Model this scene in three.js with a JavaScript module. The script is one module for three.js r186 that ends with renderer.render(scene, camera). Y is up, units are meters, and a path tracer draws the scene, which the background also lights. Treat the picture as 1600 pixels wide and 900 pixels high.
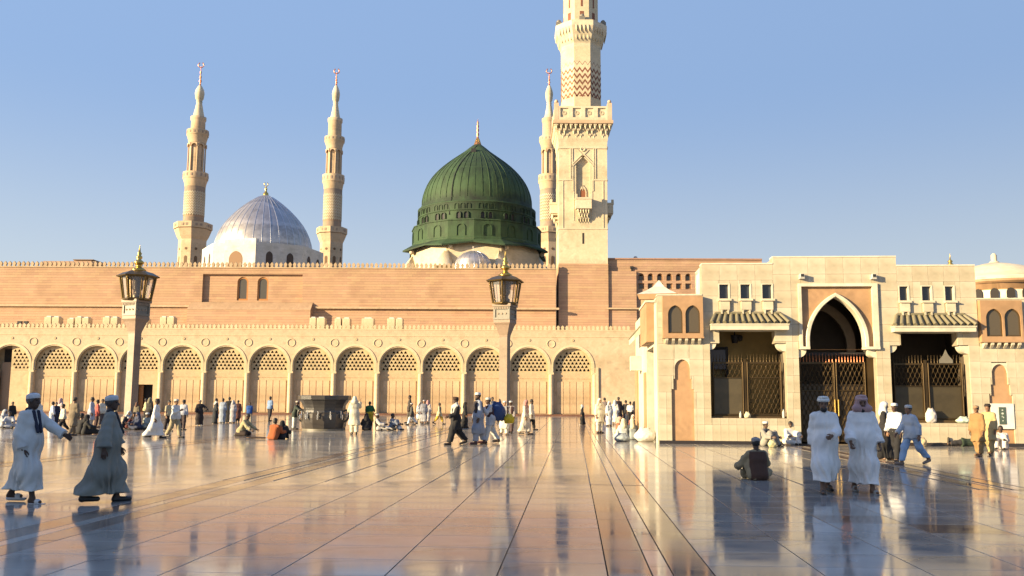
import * as THREE from 'three';
import { mergeGeometries } from 'three/addons/utils/BufferGeometryUtils.js';
import { RoundedBoxGeometry } from 'three/addons/geometries/RoundedBoxGeometry.js';

// ------------------------------------------------------------------ camera, sky, sun, exposure
const scene = new THREE.Scene();
const F = 1400, EYE = 1.65, D2R = Math.PI / 180;          // focal length in photograph pixels, eye height
const camera = new THREE.PerspectiveCamera(2 * Math.atan(450 / F) / D2R, 16 / 9, 0.1, 4000);
camera.position.set(0, EYE, 0);
camera.rotation.order = 'YXZ';
camera.rotation.set(Math.atan(172 / F), 0, 0.0055);
camera.updateMatrixWorld(true);

const SUN_AZ = 65 * D2R, SUN_EL = 14 * D2R;               // from the viewing axis towards the left, behind the camera
const sunDir = new THREE.Vector3(-Math.sin(SUN_AZ) * Math.cos(SUN_EL), Math.sin(SUN_EL), Math.cos(SUN_AZ) * Math.cos(SUN_EL));
const SKY_ZENITH = [0.0654, 0.1192, 0.2769], SKY_MID = [0.1077, 0.1631, 0.2615], SKY_LOW = [0.2346, 0.2600, 0.2654];
function makeSky() {
  const w = 512, h = 256, data = new Float32Array(w * h * 4);
  const sm = (a, b, t) => { t = Math.min(1, Math.max(0, (t - a) / (b - a))); return t * t * (3 - 2 * t); };
  for (let j = 0; j < h; j++) for (let i = 0; i < w; i++) {
    const el = ((j + 0.5) / h - 0.5) * Math.PI, az = ((i + 0.5) / w - 0.5) * 2 * Math.PI;
    const dx = Math.cos(el) * Math.cos(az), dy = Math.sin(el), dz = Math.cos(el) * Math.sin(az);
    const c = dx * sunDir.x + dy * sunDir.y + dz * sunDir.z;
    const e = Math.max(0, el) / D2R, k = (j * w + i) * 4;
    const a = sm(0, 20, e), b = sm(14, 80, e);
    const glow = 0.75 * Math.pow(Math.max(0, c), 24) + 0.28 * Math.pow(Math.max(0, c), 4);
    const gcol = [1.0, 0.82, 0.6];
    for (let q = 0; q < 3; q++) {
      let v = SKY_LOW[q] + (SKY_MID[q] - SKY_LOW[q]) * a; v += (SKY_ZENITH[q] - v) * b;
      v = v * (1 + 0.1 * c) + glow * gcol[q] * 0.42;
      if (el < 0) v *= 0.8;
      data[k + q] = v;
    }
    data[k + 3] = 1;
  }
  const t = new THREE.DataTexture(data, w, h, THREE.RGBAFormat, THREE.FloatType);
  t.mapping = THREE.EquirectangularReflectionMapping; t.magFilter = THREE.LinearFilter; t.minFilter = THREE.LinearFilter; t.needsUpdate = true;
  return t;
}
const sky = makeSky();
scene.background = sky; scene.environment = sky;
const sun = new THREE.DirectionalLight(new THREE.Color().setRGB(1, 0.785, 0.465), 5);
sun.position.copy(sunDir).multiplyScalar(220).add(new THREE.Vector3(0, 0, -60));
sun.target.position.set(0, 0, -60);
sun.castShadow = true; sun.shadow.mapSize.set(4096, 4096); sun.shadow.radius = 1;
Object.assign(sun.shadow.camera, { left: -130, right: 130, top: 90, bottom: -60, near: 10, far: 480 });
scene.add(sun, sun.target);
const EXPOSURE = 2.9;

// ------------------------------------------------------------------ helpers
let seed = 7; const rnd = () => { seed = (seed * 1664525 + 1013904223) >>> 0; return seed / 4294967296; };
const rr = (a, b) => a + (b - a) * rnd();
const V = (x, y, z) => new THREE.Vector3(x, y, z);
const ray = (px, py) => V((px - 800) / F, -(py - 450) / F, -1).applyQuaternion(camera.quaternion);
const at = (px, py, d) => { const r = ray(px, py); return r.multiplyScalar(-d / r.z).add(camera.position); };
const ground = (px, py) => { const r = ray(px, py); return r.multiplyScalar(-EYE / r.y).add(camera.position); };
// a vertical plane: origin on the ground, turned by yaw (right end nearer); map() gives local metres
function facade(px, depth, yawDeg) {
  const a = yawDeg * D2R, o = at(px, 600, depth); o.y = 0;
  const u = V(Math.cos(a), 0, Math.sin(a)), n = V(-Math.sin(a), 0, Math.cos(a));
  const map = (x, y, off = 0) => {
    const r = ray(x, y), p0 = o.clone().addScaledVector(n, off).sub(camera.position);
    const p = r.multiplyScalar(p0.dot(n) / r.dot(n)).add(camera.position);
    return [p.clone().sub(o).dot(u), p.y];
  };
  return { o, a, u, n, map, X: (x, y = 600, off = 0) => map(x, y, off)[0], Y: (y, x = px, off = 0) => map(x, y, off)[1] };
}
const used = {};
function numbered(n) { used[n] = (used[n] ?? -1) + 1; return used[n] ? n + '_' + String(used[n]).padStart(3, '0') : n; }
function tag(o, label, category, group, kind) {
  if (label) o.userData.label = label; if (category) o.userData.category = category;
  if (group) o.userData.group = group; if (kind) o.userData.kind = kind; return o;
}
function thing(name, label, category, pos = [0, 0, 0], turn = 0, group) {
  const g = new THREE.Group(); g.name = numbered(name); g.position.set(...pos); g.rotation.y = turn; scene.add(g);
  return tag(g, label, category, group);
}
function copy(src, name, label, pos, turn = 0) {
  const c = src.clone(); c.name = numbered(name); c.userData = { ...src.userData, label }; c.position.set(...pos); c.rotation.y = turn; scene.add(c); return c;
}
function boxUV(g) {                                            // uv in metres by the dominant axis of each face
  const p = g.attributes.position, n = g.attributes.normal, uv = new Float32Array(p.count * 2);
  for (let i = 0; i < p.count; i++) {
    const ax = Math.abs(n.getX(i)), ay = Math.abs(n.getY(i)), az = Math.abs(n.getZ(i));
    if (ay > ax && ay > az) { uv[2 * i] = p.getX(i); uv[2 * i + 1] = p.getZ(i); }
    else if (ax > az) { uv[2 * i] = p.getZ(i); uv[2 * i + 1] = p.getY(i); }
    else { uv[2 * i] = p.getX(i); uv[2 * i + 1] = p.getY(i); }
  }
  g.setAttribute('uv', new THREE.BufferAttribute(uv, 2)); return g;
}
const M4 = (x, y, z, rx = 0, ry = 0, rz = 0, s = 1) => new THREE.Matrix4().compose(V(x, y, z), new THREE.Quaternion().setFromEuler(new THREE.Euler(rx, ry, rz)), typeof s === 'number' ? V(s, s, s) : V(...s));
class MB {                                                     // collects geometry, builds ONE mesh
  constructor() { this.g = []; }
  add(g, m) {
    g = g.index ? g.toNonIndexed() : g.clone(); if (m) g.applyMatrix4(m);
    for (const k of Object.keys(g.attributes)) if (!['position', 'normal', 'uv'].includes(k)) g.deleteAttribute(k);
    if (!g.attributes.normal) g.computeVertexNormals();
    boxUV(g); this.g.push(g); return this;
  }
  box(x0, x1, y0, y1, z0, z1) { return this.add(new THREE.BoxGeometry(Math.abs(x1 - x0), Math.abs(y1 - y0), Math.abs(z1 - z0)), M4((x0 + x1) / 2, (y0 + y1) / 2, (z0 + z1) / 2)); }
  cyl(r0, r1, x, y0, y1, z, seg = 10) { return this.add(new THREE.CylinderGeometry(r1, r0, y1 - y0, seg), M4(x, (y0 + y1) / 2, z)); }
  ext(pts, depth, m, holes = [], bevel = 0) {                  // outline in x,y extruded to +z
    const s = new THREE.Shape(pts.map((p) => new THREE.Vector2(p[0], p[1])));
    for (const h of holes) s.holes.push(new THREE.Path(h.map((p) => new THREE.Vector2(p[0], p[1]))));
    return this.add(new THREE.ExtrudeGeometry(s, { depth, steps: 1, curveSegments: 8, bevelEnabled: bevel > 0, bevelSize: bevel, bevelThickness: bevel, bevelSegments: 1 }), m);
  }
  bar(a, b, r, seg = 6) {
    const d = V(...b).sub(V(...a)), g = new THREE.CylinderGeometry(r, r, d.length(), seg);
    const q = new THREE.Quaternion().setFromUnitVectors(V(0, 1, 0), d.clone().normalize());
    return this.add(g, new THREE.Matrix4().compose(V(...a).addScaledVector(d, 0.5), q, V(1, 1, 1)));
  }
  geo() { return this.g.length > 1 ? mergeGeometries(this.g) : this.g[0]; }
  build(name, mat, parent = scene, kind) {
    const m = new THREE.Mesh(this.geo(), mat); m.name = parent === scene ? numbered(name) : name; m.castShadow = m.receiveShadow = true;
    if (kind) m.userData.kind = kind; parent.add(m); return m;
  }
}
const part = (name, geo, mat, parent) => new MB().add(geo).build(name, mat, parent);
function meshRaw(name, geo, mat, parent) { const m = new THREE.Mesh(geo, mat); m.name = name; m.castShadow = m.receiveShadow = true; parent.add(m); return m; }
// lathe from [radius, y] pairs; flat facets when faceted
function lathe(pts, seg = 24, faceted = false, rot = 0) {
  let g = new THREE.LatheGeometry(pts.map((p) => new THREE.Vector2(Math.max(p[0], 0.001), p[1])), seg);
  g.rotateY(rot);
  if (faceted) { g = g.toNonIndexed(); g.computeVertexNormals(); }
  return g;
}
// outlines of arches: half width, spring height, kind
function arch(hw, y0, spring, rise, n = 10, cx = 0) {           // from bottom left over the top to bottom right
  const out = [[cx - hw, y0]];
  if (rise <= hw * 1.02) for (let i = 0; i <= n * 2; i++) { const t = Math.PI * (1 - i / (2 * n)); out.push([cx + hw * Math.cos(t), spring + rise * Math.sin(t)]); }
  else {
    const c = (rise * rise - hw * hw) / (2 * hw), R = hw + c, t1 = Math.acos(c / R);
    for (let i = 0; i <= n; i++) { const t = (i / n) * t1; out.push([cx + c - R * Math.cos(t), spring + R * Math.sin(t)]); }
    for (let i = n - 1; i >= 0; i--) { const t = (i / n) * t1; out.push([cx - c + R * Math.cos(t), spring + R * Math.sin(t)]); }
  }
  out.push([cx + hw, y0]); return out;
}
const rectPts = (x0, x1, y0, y1) => [[x0, y0], [x1, y0], [x1, y1], [x0, y1]];
function rectSub(rects, hole) {                                  // rectangles [x0,x1,y0,y1] minus one rectangle
  const out = [], e = 1e-4;
  for (const [a, b, c, d] of rects) {
    const [p, q, r, s] = hole;
    if (p >= b - e || q <= a + e || r >= d - e || s <= c + e) { out.push([a, b, c, d]); continue; }
    if (p > a) out.push([a, p, c, d]);
    if (q < b) out.push([q, b, c, d]);
    const x0 = Math.max(a, p), x1 = Math.min(b, q);
    if (r > c) out.push([x0, x1, c, r]);
    if (s < d) out.push([x0, x1, s, d]);
  }
  return out;
}

// ------------------------------------------------------------------ textures and materials
const hash = (x, y) => { let h = (x * 374761393 + y * 668265263) | 0; h = Math.imul(h ^ (h >>> 13), 1274126177); return ((h ^ (h >>> 16)) >>> 0) / 4294967296; };
function vnoise(x, y, per) {
  const xi = Math.floor(x), yi = Math.floor(y), f = x - xi, g = y - yi, w = (a) => ((a % per) + per) % per;
  const u = f * f * (3 - 2 * f), v = g * g * (3 - 2 * g);
  const a = hash(w(xi), w(yi)), b = hash(w(xi + 1), w(yi)), c = hash(w(xi), w(yi + 1)), d = hash(w(xi + 1), w(yi + 1));
  return a + (b - a) * u + (c - a) * v + (a - b - c + d) * u * v;
}
const fbm = (u, v, f, o = 4) => { let s = 0, a = 0.5, t = 0; for (let i = 0; i < o; i++) { s += a * vnoise(u * f, v * f, f); t += a; a *= 0.5; f *= 2; } return s / t; };
function tex(size, metres, fn, color = true) {
  const d = new Uint8Array(size * size * 4);
  for (let j = 0; j < size; j++) for (let i = 0; i < size; i++) {
    const r = fn((i + 0.5) / size, (j + 0.5) / size), k = (j * size + i) * 4;
    const c = Array.isArray(r) ? r : [r, r, r];
    for (let q = 0; q < 3; q++) d[k + q] = Math.max(0, Math.min(255, c[q] * 255)); d[k + 3] = 255;
  }
  const t = new THREE.DataTexture(d, size, size); t.wrapS = t.wrapT = THREE.RepeatWrapping; t.magFilter = THREE.LinearFilter; t.minFilter = THREE.LinearMipmapLinearFilter; t.generateMipmaps = true;
  if (color) t.colorSpace = THREE.SRGBColorSpace; t.repeat.set(1 / metres, 1 / metres); t.needsUpdate = true; return t;
}
// coursed stone: rows of blocks with their own tone and a joint
function courses(rows, cols, u, v) {
  const r = Math.floor(v * rows), off = (r % 2) * 0.5, c = Math.floor((u * cols + off)) % cols;
  const fv = v * rows - r, fu = (u * cols + off) % 1; return { tone: hash(r * 7 + 3, c * 13 + 5), rt: hash(r, 99), joint: Math.min(fv, 1 - fv) < 0.07 ? 1 : (Math.min(fu, 1 - fu) < 0.015 ? 0.25 : 0) };
}
const coursedMap = tex(1024, 8, (u, v) => { const c = courses(30, 9, u, v); const n = fbm(u, v, 5, 5); const b = 0.97 + (c.tone - 0.5) * 0.045 + (c.rt - 0.5) * 0.065 + (n - 0.5) * 0.16 - c.joint * 0.1; return [b, b * (0.99 + (c.tone - 0.5) * 0.03), b * (0.98 + (n - 0.5) * 0.06)]; });
const coursedBump = tex(1024, 8, (u, v) => { const c = courses(30, 9, u, v); return 0.75 + (fbm(u, v, 40, 3) - 0.5) * 0.3 + (c.tone - 0.5) * 0.2 - c.joint * 0.5; }, false);
const plainMap = tex(512, 5, (u, v) => { const n = fbm(u, v, 4, 6), m = fbm(u, v, 32, 2); const w = fbm(u * 1, v * 1, 9, 4), b = 0.93 + (n - 0.5) * 0.2 + (m - 0.5) * 0.06 - Math.max(0, w - 0.58) * 0.35; return [b, b * 0.995, b * (0.985 + (n - 0.5) * 0.05)]; });
const plainBump = tex(512, 1.3, (u, v) => fbm(u, v, 8, 5), false);
const marbleMap = tex(1024, 5.2, (u, v) => {
  const w = fbm(u, v, 3, 5), n = fbm(u, v, 6, 6), vein = Math.pow(1 - Math.abs(2 * fbm((u + 0.15 * w), (v + 0.15 * w), 5, 5) - 1), 10);
  const b = 0.93 + (n - 0.5) * 0.2 - vein * 0.12; return [b, b * 0.995, b * 0.99];
});
const marbleRough = tex(512, 3.1, (u, v) => { const n = fbm(u, v, 4, 6), m = fbm(u, v, 17, 3); return 0.78 + (n - 0.5) * 0.8 + Math.max(0, m - 0.62) * 1.2; }, false);
const jointMap = 0 && tex(1024, 8.32, (u, v) => {
  const a = u * 8, b = v * 10, fa = Math.abs(a - Math.round(a)), fb = Math.abs(b - Math.round(b)); const t = hash(Math.floor(a), Math.floor(b) + 40);
  const n = fbm(u, v, 8, 5); let c = 0.92 + (t - 0.5) * 0.1 + (n - 0.5) * 0.14; if (fa < 0.018 || fb < 0.012) c *= 0.72; return [c, c * 0.995, c * 0.99];
});
const clothBump = tex(512, 0.35, (u, v) => 0.5 + 0.5 * (fbm(u, v, 6, 4) - 0.5) + 0.1 * Math.sin(u * 400) * Math.sin(v * 400), false);
const clothMap = tex(256, 0.9, (u, v) => { const n = fbm(u, v, 5, 5); const b = 0.93 + (n - 0.5) * 0.18; return [b, b, b]; });
const metalMap = tex(512, 2.3, (u, v) => { const n = fbm(u, v, 5, 6); const b = 0.88 + (n - 0.5) * 0.34; return [b, b * 0.99, b * 0.97]; });
const copperMap = tex(512, 6, (u, v) => { const n = fbm(u, v, 4, 6), m = fbm(u, v * 0.3, 24, 3); const p = fbm(u, v, 2, 3), b = 0.85 + (n - 0.5) * 0.6 + (m - 0.5) * 0.35 + (p - 0.5) * 0.3; return [b * (0.98 + (n - 0.5) * 0.2), b, b * 0.95]; });

const lin = (r, g, b) => new THREE.Color().setRGB(r, g, b);
const std = (c, o = {}) => new THREE.MeshStandardMaterial({ color: lin(...c), roughness: 0.85, ...o });
const AK = 0.785, dim = (c, k = AK) => c.map((v) => v * k);
const stone = (c, o = {}) => std(dim(c), { map: plainMap, bumpMap: plainBump, bumpScale: 0.004, ...o });
const coursed = (c, o = {}) => std(dim(c), { map: coursedMap, bumpMap: coursedBump, bumpScale: 0.02, ...o });
const M = {
  arcade: stone([0.68, 0.52, 0.34]), arcadeTrim: stone([0.76, 0.61, 0.39]), board: stone([0.70, 0.50, 0.30]), boards: [0, 1, 2].map((i) => stone([0.71 - i * 0.025, 0.51 - i * 0.028, 0.31 - i * 0.022])), lattice: stone([0.68, 0.52, 0.30]),
  upper: coursed([0.555, 0.35, 0.212]), upperTrim: stone([0.64, 0.47, 0.30]), rear: coursed([0.52, 0.33, 0.21]), redBase: stone([0.22, 0.10, 0.065]),
  cream: stone([0.74, 0.62, 0.42]), creamTrim: stone([0.76, 0.65, 0.46]), minaret: stone([0.68, 0.50, 0.32]), minaretShaft: stone([0.47, 0.31, 0.19]), minaretBand: stone([0.40, 0.30, 0.22]),
  red: stone([0.25, 0.09, 0.05]), whiteStone: stone([0.78, 0.72, 0.58], { roughness: 0.5 }), wbPanel: [0, 1, 2, 3, 4].map((i) => stone([0.80 - i * 0.022, 0.715 - i * 0.026, 0.55 - i * 0.026], { roughness: 0.42 })), wbTrim: stone([0.80, 0.73, 0.57], { roughness: 0.5 }), joint: stone([0.42, 0.34, 0.24]),
  tan: stone([0.52, 0.315, 0.165], { roughness: 0.6 }), plinth: std([0.025, 0.02, 0.02], { roughness: 0.3 }), whitePaint: stone([0.8, 0.78, 0.74]),
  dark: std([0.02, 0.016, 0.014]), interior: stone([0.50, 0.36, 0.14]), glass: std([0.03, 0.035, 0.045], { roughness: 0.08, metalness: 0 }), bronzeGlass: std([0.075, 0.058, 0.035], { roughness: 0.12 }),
  frame: std([0.10, 0.065, 0.03], { roughness: 0.45, metalness: 0.5 }), gold: std([0.62, 0.44, 0.13], { roughness: 0.28, metalness: 0.9, map: metalMap }), brass: std([0.16, 0.105, 0.036], { roughness: 0.35, metalness: 0.75, map: metalMap }), brassDark: std([0.09, 0.062, 0.028], { roughness: 0.4, metalness: 0.6, map: metalMap }),
  lead: std([0.60, 0.56, 0.53], { roughness: 0.47, metalness: 0.85, map: metalMap }), leadRib: std([0.6, 0.6, 0.63], { roughness: 0.3, metalness: 0.8 }),
  green: std([0.024, 0.057, 0.020], { roughness: 0.78, map: copperMap }), greenDark: std([0.02, 0.065, 0.02], { roughness: 0.6 }), copper: std([0.5, 0.2, 0.1], { roughness: 0.35, metalness: 0.8 }),
  gate: std([0.085, 0.055, 0.022], { roughness: 0.42, metalness: 0.6, map: metalMap }),
  tile: std([0.21, 0.185, 0.115], { roughness: 0.55, map: plainMap }), basin: std([0.05, 0.047, 0.044], { roughness: 0.34, map: marbleMap }), granite: stone([0.32, 0.225, 0.155], { roughness: 0.55 }), graniteGrey: stone([0.235, 0.215, 0.175], { roughness: 0.5 }),
  chrome: std([0.6, 0.6, 0.6], { roughness: 0.2, metalness: 1 }), black: std([0.012, 0.012, 0.014], { roughness: 0.7 }),
};
const pane = new THREE.MeshPhysicalMaterial({ color: 0xffffff, transmission: 0.9, roughness: 0.05, thickness: 0 });
// ------------------------------------------------------------------ plaza floor
const AX = Math.atan(96 / F);                                     // the paving runs a little to the right of the view
{
  const floor = new THREE.Group(); floor.name = 'plaza_floor'; tag(floor, 'polished marble plaza paving with long pinkish inlaid bands', null, null, 'structure'); scene.add(floor);
  floor.rotation.y = -AX;
  const mk = (c, r, o = {}) => new THREE.MeshPhysicalMaterial({ color: lin(...dim(c, 1.0)), roughness: r, roughnessMap: marbleRough, map: marbleMap, ior: 1.5, ...o });
  const white = [mk([0.46, 0.43, 0.385], 0.13), mk([0.395, 0.37, 0.335], 0.15), mk([0.50, 0.465, 0.41], 0.12), mk([0.43, 0.395, 0.345], 0.14)];
  const pink = [mk([0.31, 0.235, 0.19], 0.13), mk([0.275, 0.205, 0.165], 0.14)];
  const far = mk([0.44, 0.41, 0.36], 0.135);
  const NEAR = 5.2, STEP = 0.83, ROWS = 15, END = NEAR + STEP * ROWS;
  new MB().box(-400, 400, -0.5, -0.05, -1500, 300).build('floor_bed', std([0.16, 0.145, 0.13]), floor);
  const sheet = new MB().box(-260, 260, -0.03, 0, -420, -END).box(-260, 260, -0.03, 0, -NEAR, 40).box(-260, -13.2, -0.03, 0, -END, -NEAR).box(14, 260, -0.03, 0, -END, -NEAR);
  sheet.build('distant_paving', far, floor, 'stuff');
  // columns: six slabs, then pink / light / pink strips
  const cols = []; for (let k = -2; k <= 1; k++) { const x = k * 7.25 + 0.32; cols.push([x, x + 0.42, 1], [x + 0.42, x + 0.62, 0], [x + 0.62, x + 1.01, 1]); for (let i = 0; i < 6; i++) cols.push([x + 1.01 + i * 1.04, x + 2.05 + i * 1.04, 0]); }
  const used2 = cols.filter((c) => c[1] > -13.3 && c[0] < 14.1);
  const inlay = [ground(1352, 806), ground(1458, 833), ground(1210, 742), ground(1130, 708)].map((p) => p.applyAxisAngle(V(0, 1, 0), AX));
  const geos = {}; const slabGeo = (w, l) => { const k = w.toFixed(2) + '_' + l; return geos[k] ??= boxUV(new RoundedBoxGeometry(w - 0.012, 0.05, l - 0.007, 1, 0.003)); };
  for (const [x0, x1, p] of used2) {
    const l = x1 - x0 < 0.9 ? STEP * 3 : STEP;
    for (let i = 0; i * l < STEP * ROWS - 0.01; i++) {
      const z = -(NEAR + l * (i + 0.5)), x = (x0 + x1) / 2;
      const edge = Math.abs(x + Math.tan(AX) * z) - ((800 / F) * -z * 1.04 + 0.9); if (edge > 0.6) { /* outside the picture, still paved */ }
      const isPink = p || inlay.some((q) => Math.abs(q.x - x) < 0.55 && Math.abs(q.z - z) < 0.42);
      const mt = isPink ? pink[rnd() < 0.5 ? 0 : 1] : white[Math.floor(rnd() * 4)];
      const m = meshRaw('paving_slab', slabGeo(x1 - x0, l), mt, floor);
      m.position.set(x, -0.025, z); m.rotation.set(rr(-1, 1) * 0.0007, (rnd() < 0.5 && !p ? Math.PI : 0), rr(-1, 1) * 0.0007);
    }
  }
  const bands = new MB(); for (let k = -7; k <= 8; k++) { const x = k * 7.25 + 0.32; for (const [a, b] of [[0, 0.42], [0.62, 1.01]]) bands.box(x + a, x + b, 0, 0.004, -100, -END - 0.003); }
  bands.build('inlay_band', pink[0], floor, 'stuff');
  const lines = new MB(); for (let k = -1; k <= 1; k++) { const x = k * 7.25 + 0.32; for (const e of [0, 0.42, 0.62, 1.01]) lines.box(x + e - 0.011, x + e + 0.011, 0.001, 0.0075, -84, -END - 0.003); if (k < 1) for (let i = 1; i < 6; i++) lines.box(x + 1.01 + i * 1.04 - 0.006, x + 1.01 + i * 1.04 + 0.006, 0.001, 0.0065, -84, -END - 0.003); }
  lines.build('paving_joint', std([0.17, 0.145, 0.12], { roughness: 0.4 }), floor, 'stuff');
}
// the wing of the square that stands left of the view and shades the near paving
{
  const t = thing('plaza_wing_building', 'long pale building on the left side of the square, out of view', 'building', [-26, 0, 31.7]);
  new MB().box(-8, 0, 0, 15, -35, 40).build('wall', M.cream, t);
  new MB().box(-8.3, 0.3, 15, 15.6, -35.3, 40.3).build('cornice', M.creamTrim, t);
}

// ------------------------------------------------------------------ crenellation row
const MERLON = [[-0.5, 0], [-0.30, 0.10], [-0.22, 0.22], [-0.36, 0.42], [-0.36, 0.62], [-0.2, 0.82], [0, 1], [0.2, 0.82], [0.36, 0.62], [0.36, 0.42], [0.22, 0.22], [0.30, 0.10], [0.5, 0]];
function crenels(mb, x0, x1, y, pitch, h, z0, depth) {
  const n = Math.round((x1 - x0) / pitch), p = (x1 - x0) / n;
  for (let i = 0; i < n; i++) mb.ext(MERLON.map(([a, b]) => [a * p * 0.98, b * h]), depth, M4(x0 + (i + 0.5) * p, y, z0));
}

// ------------------------------------------------------------------ the long arcade
{
  const A = facade(480, 84.5, 0.7), t = thing('arcade_wall', 'long low cream stone wall of round blind arches with pierced screens', 'wall', A.o.toArray(), -A.a);
  const X0 = A.X(-560), XE = A.X(997), top = A.Y(514.6), H = A.Y(507.5) - top;
  const c0 = A.X(16, 571), c13 = A.X(895, 571), S = (c13 - c0) / 13, k = S / 4.06;
  const R = 1.84 * k, cy = A.Y(571), spring = A.Y(580.5), hw = 1.80 * k, d = 0.36;
  const cxs = Array.from({ length: 14 }, (_, i) => c0 + i * S);
  // front leaf with the openings
  const pts = [[X0, 0]];
  for (const cx of cxs) pts.push([cx - hw, 0], [cx - hw, spring], ...arch(R, spring, cy, R, 12, cx).slice(0), [cx + hw, spring], [cx + hw, 0]);
  pts.push([XE, 0], [XE, top], [X0, top]);
  new MB().ext(pts, d, M4(0, 0, -d)).build('wall_front', M.arcade, t);
  new MB().box(X0, XE, 0, top, -6, -1.3).build('wall_core', M.arcade, t);
  new MB().box(X0, XE, top - 0.02, top + 0.05, -6, 0.03).box(X0, XE, top - 0.62, top - 0.56, -0.02, 0.035).build('coping', M.arcadeTrim, t);
  const cr = new MB(); crenels(cr, X0, A.X(986), top + 0.05, 0.412, H, -0.16, 0.16); cr.build('crenellation', M.arcadeTrim, t, 'stuff');
  new MB().box(X0, XE, 0, 0.17, 0, 0.045).build('base_course', M.redBase, t);
  new MB().box(A.X(930.5), A.X(935), 0.17, spring + 0.5, 0.003, 0.13).build('pilaster', M.arcadeTrim, t);
  // shared pieces of the bays
  const ring = (r0, r1) => { const o = arch(r1, spring, cy, r1, 14), i = arch(r0, spring, cy, r0, 14).reverse(); return [...o, ...i]; };
  const archG = new MB().ext(ring(R + 0.0, S / 2 - 0.012), 0.05).geo(), archIn = new MB().ext(ring(R - 0.1, R - 0.004), 0.12).geo();
  const impG = new MB().box(-0.26, 0.26, spring - 0.16, spring + 0.02, -d + 0.02, 0.09).add(new THREE.CylinderGeometry(0.225, 0.225, spring - 0.33, 14), M4(0, 0.17 + (spring - 0.33) / 2, -0.09)).geo();
  const holes = []; const sx = 0.37, sy = 0.315;
  for (let r = 0; r < 9; r++) for (let q = -6; q <= 6; q++) {
    const x = (q + (r % 2 ? 0.5 : 0)) * sx, y = spring + 0.26 + r * sy, e = 0.142;
    if (Math.hypot(x, Math.max(0, y + 0.05 - cy)) > R - 0.28 || Math.abs(x) > R - 0.22) continue;
    holes.push([[x - e, y - 0.1], [x + e, y - 0.1], [x + e * 0.62, y + 0.045], [x, y + 0.15], [x - e * 0.62, y + 0.045]]);
  }
  const latG = new MB().ext(arch(R - 0.02, spring + 0.02, cy, R - 0.02, 12), 0.1, null, holes).geo();
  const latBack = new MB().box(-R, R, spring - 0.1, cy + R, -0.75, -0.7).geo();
  const infG = new MB().box(-hw - 0.05, hw + 0.05, 0, spring + 0.02, -0.12, 0).box(-hw, hw, spring - 0.55, spring + 0.02, 0, 0.035).geo();
  const bw = (2 * hw - 0.5) / 5, boardG = [0, 1, 2].map((i) => boxUV(new RoundedBoxGeometry(bw - 0.05, A.Y(592) - 0.35, 0.06 + i * 0.012, 1, 0.012)));
  const roundel = new MB().add(new THREE.TorusGeometry(0.36, 0.045, 6, 24)).geo(), dot = new MB().add(new THREE.CylinderGeometry(0.12, 0.14, 0.05, 10), M4(0, 0, 0, Math.PI / 2)).geo();
  cxs.forEach((cx, i) => {
    const put = (n, g, m, x, y = 0, z = 0) => { const o = meshRaw(n, g, m, t); o.position.set(x, y, z); return o; };
    put('archivolt', archG, M.arcadeTrim, cx, 0, 0.001); put('arch_moulding', archIn, M.arcadeTrim, cx, 0, -0.13);
    put('column', impG, M.arcadeTrim, cx - S / 2);
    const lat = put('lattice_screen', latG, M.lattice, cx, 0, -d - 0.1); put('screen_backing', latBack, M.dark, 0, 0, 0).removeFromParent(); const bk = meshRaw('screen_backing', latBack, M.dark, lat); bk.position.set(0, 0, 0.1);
    put('roundel', roundel, M.arcadeTrim, cx - S / 2, A.Y(535.5), 0.01); put('boss', dot, M.arcadeTrim, cx, A.Y(530), 0.02);
    if (i === 3 || i === 0) {                                      // open doorways
      const a = i ? A.X(212) : A.X(-6), b = i ? A.X(236.5) : A.X(12), y1 = i ? A.Y(602) : A.Y(549);
      const inf = new MB(), L = cx - hw - 0.05, Rr = cx + hw + 0.05;
      for (const q of rectSub([[L, Rr, 0, i ? spring : spring]], [a, b, 0, y1])) inf.box(q[0], q[1], q[2], q[3], -d - 0.12, -d);
      inf.build('infill_panel', M.board, t);
      if (!i) lat.removeFromParent();
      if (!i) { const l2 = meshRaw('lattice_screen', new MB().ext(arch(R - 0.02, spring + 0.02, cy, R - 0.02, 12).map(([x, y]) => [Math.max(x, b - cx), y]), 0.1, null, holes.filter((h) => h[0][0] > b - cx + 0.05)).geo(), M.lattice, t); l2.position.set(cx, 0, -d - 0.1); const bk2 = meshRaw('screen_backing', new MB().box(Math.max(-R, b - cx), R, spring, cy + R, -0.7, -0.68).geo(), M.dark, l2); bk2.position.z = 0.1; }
      new MB().box(a - 0.1, b + 0.1, 0, y1 + 0.1, -1.29, -1.2).build('doorway', M.dark, t);
      const dl = new MB(); if (i) dl.box(a, a + 0.42, 0.02, y1 - 0.05, -d - 0.5, -d - 0.44); else dl.box(a, b, 0, A.Y(568), -d - 0.42, -d - 0.36);
      dl.build('door_leaf', std(i ? [0.33, 0.13, 0.03] : [0.20, 0.13, 0.08], { roughness: 0.5 }), t);
    } else {
      put('infill_panel', infG, M.board, cx, 0, -d);
      for (let b = 0; b < 5; b++) put('board', boardG[(b * 2 + i) % 3], M.boards[Math.floor(rnd() * 3)], cx + (b - 2) * bw + 0.06, A.Y(592) / 2 + 0.05, -d + 0.02);
    }
  });
  put2(t, 'column', impG, M.arcadeTrim, c13 + S / 2);
  function put2(p, n, g, m, x) { const o = meshRaw(n, g, m, p); o.position.x = x; }
  const ORD = ['first', 'second', 'third', 'fourth', 'fifth', 'sixth', 'seventh', 'eighth', 'ninth', 'tenth', 'eleventh', 'twelfth', 'thirteenth', 'fourteenth', 'fifteenth', 'sixteenth', 'seventeenth'];
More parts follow.
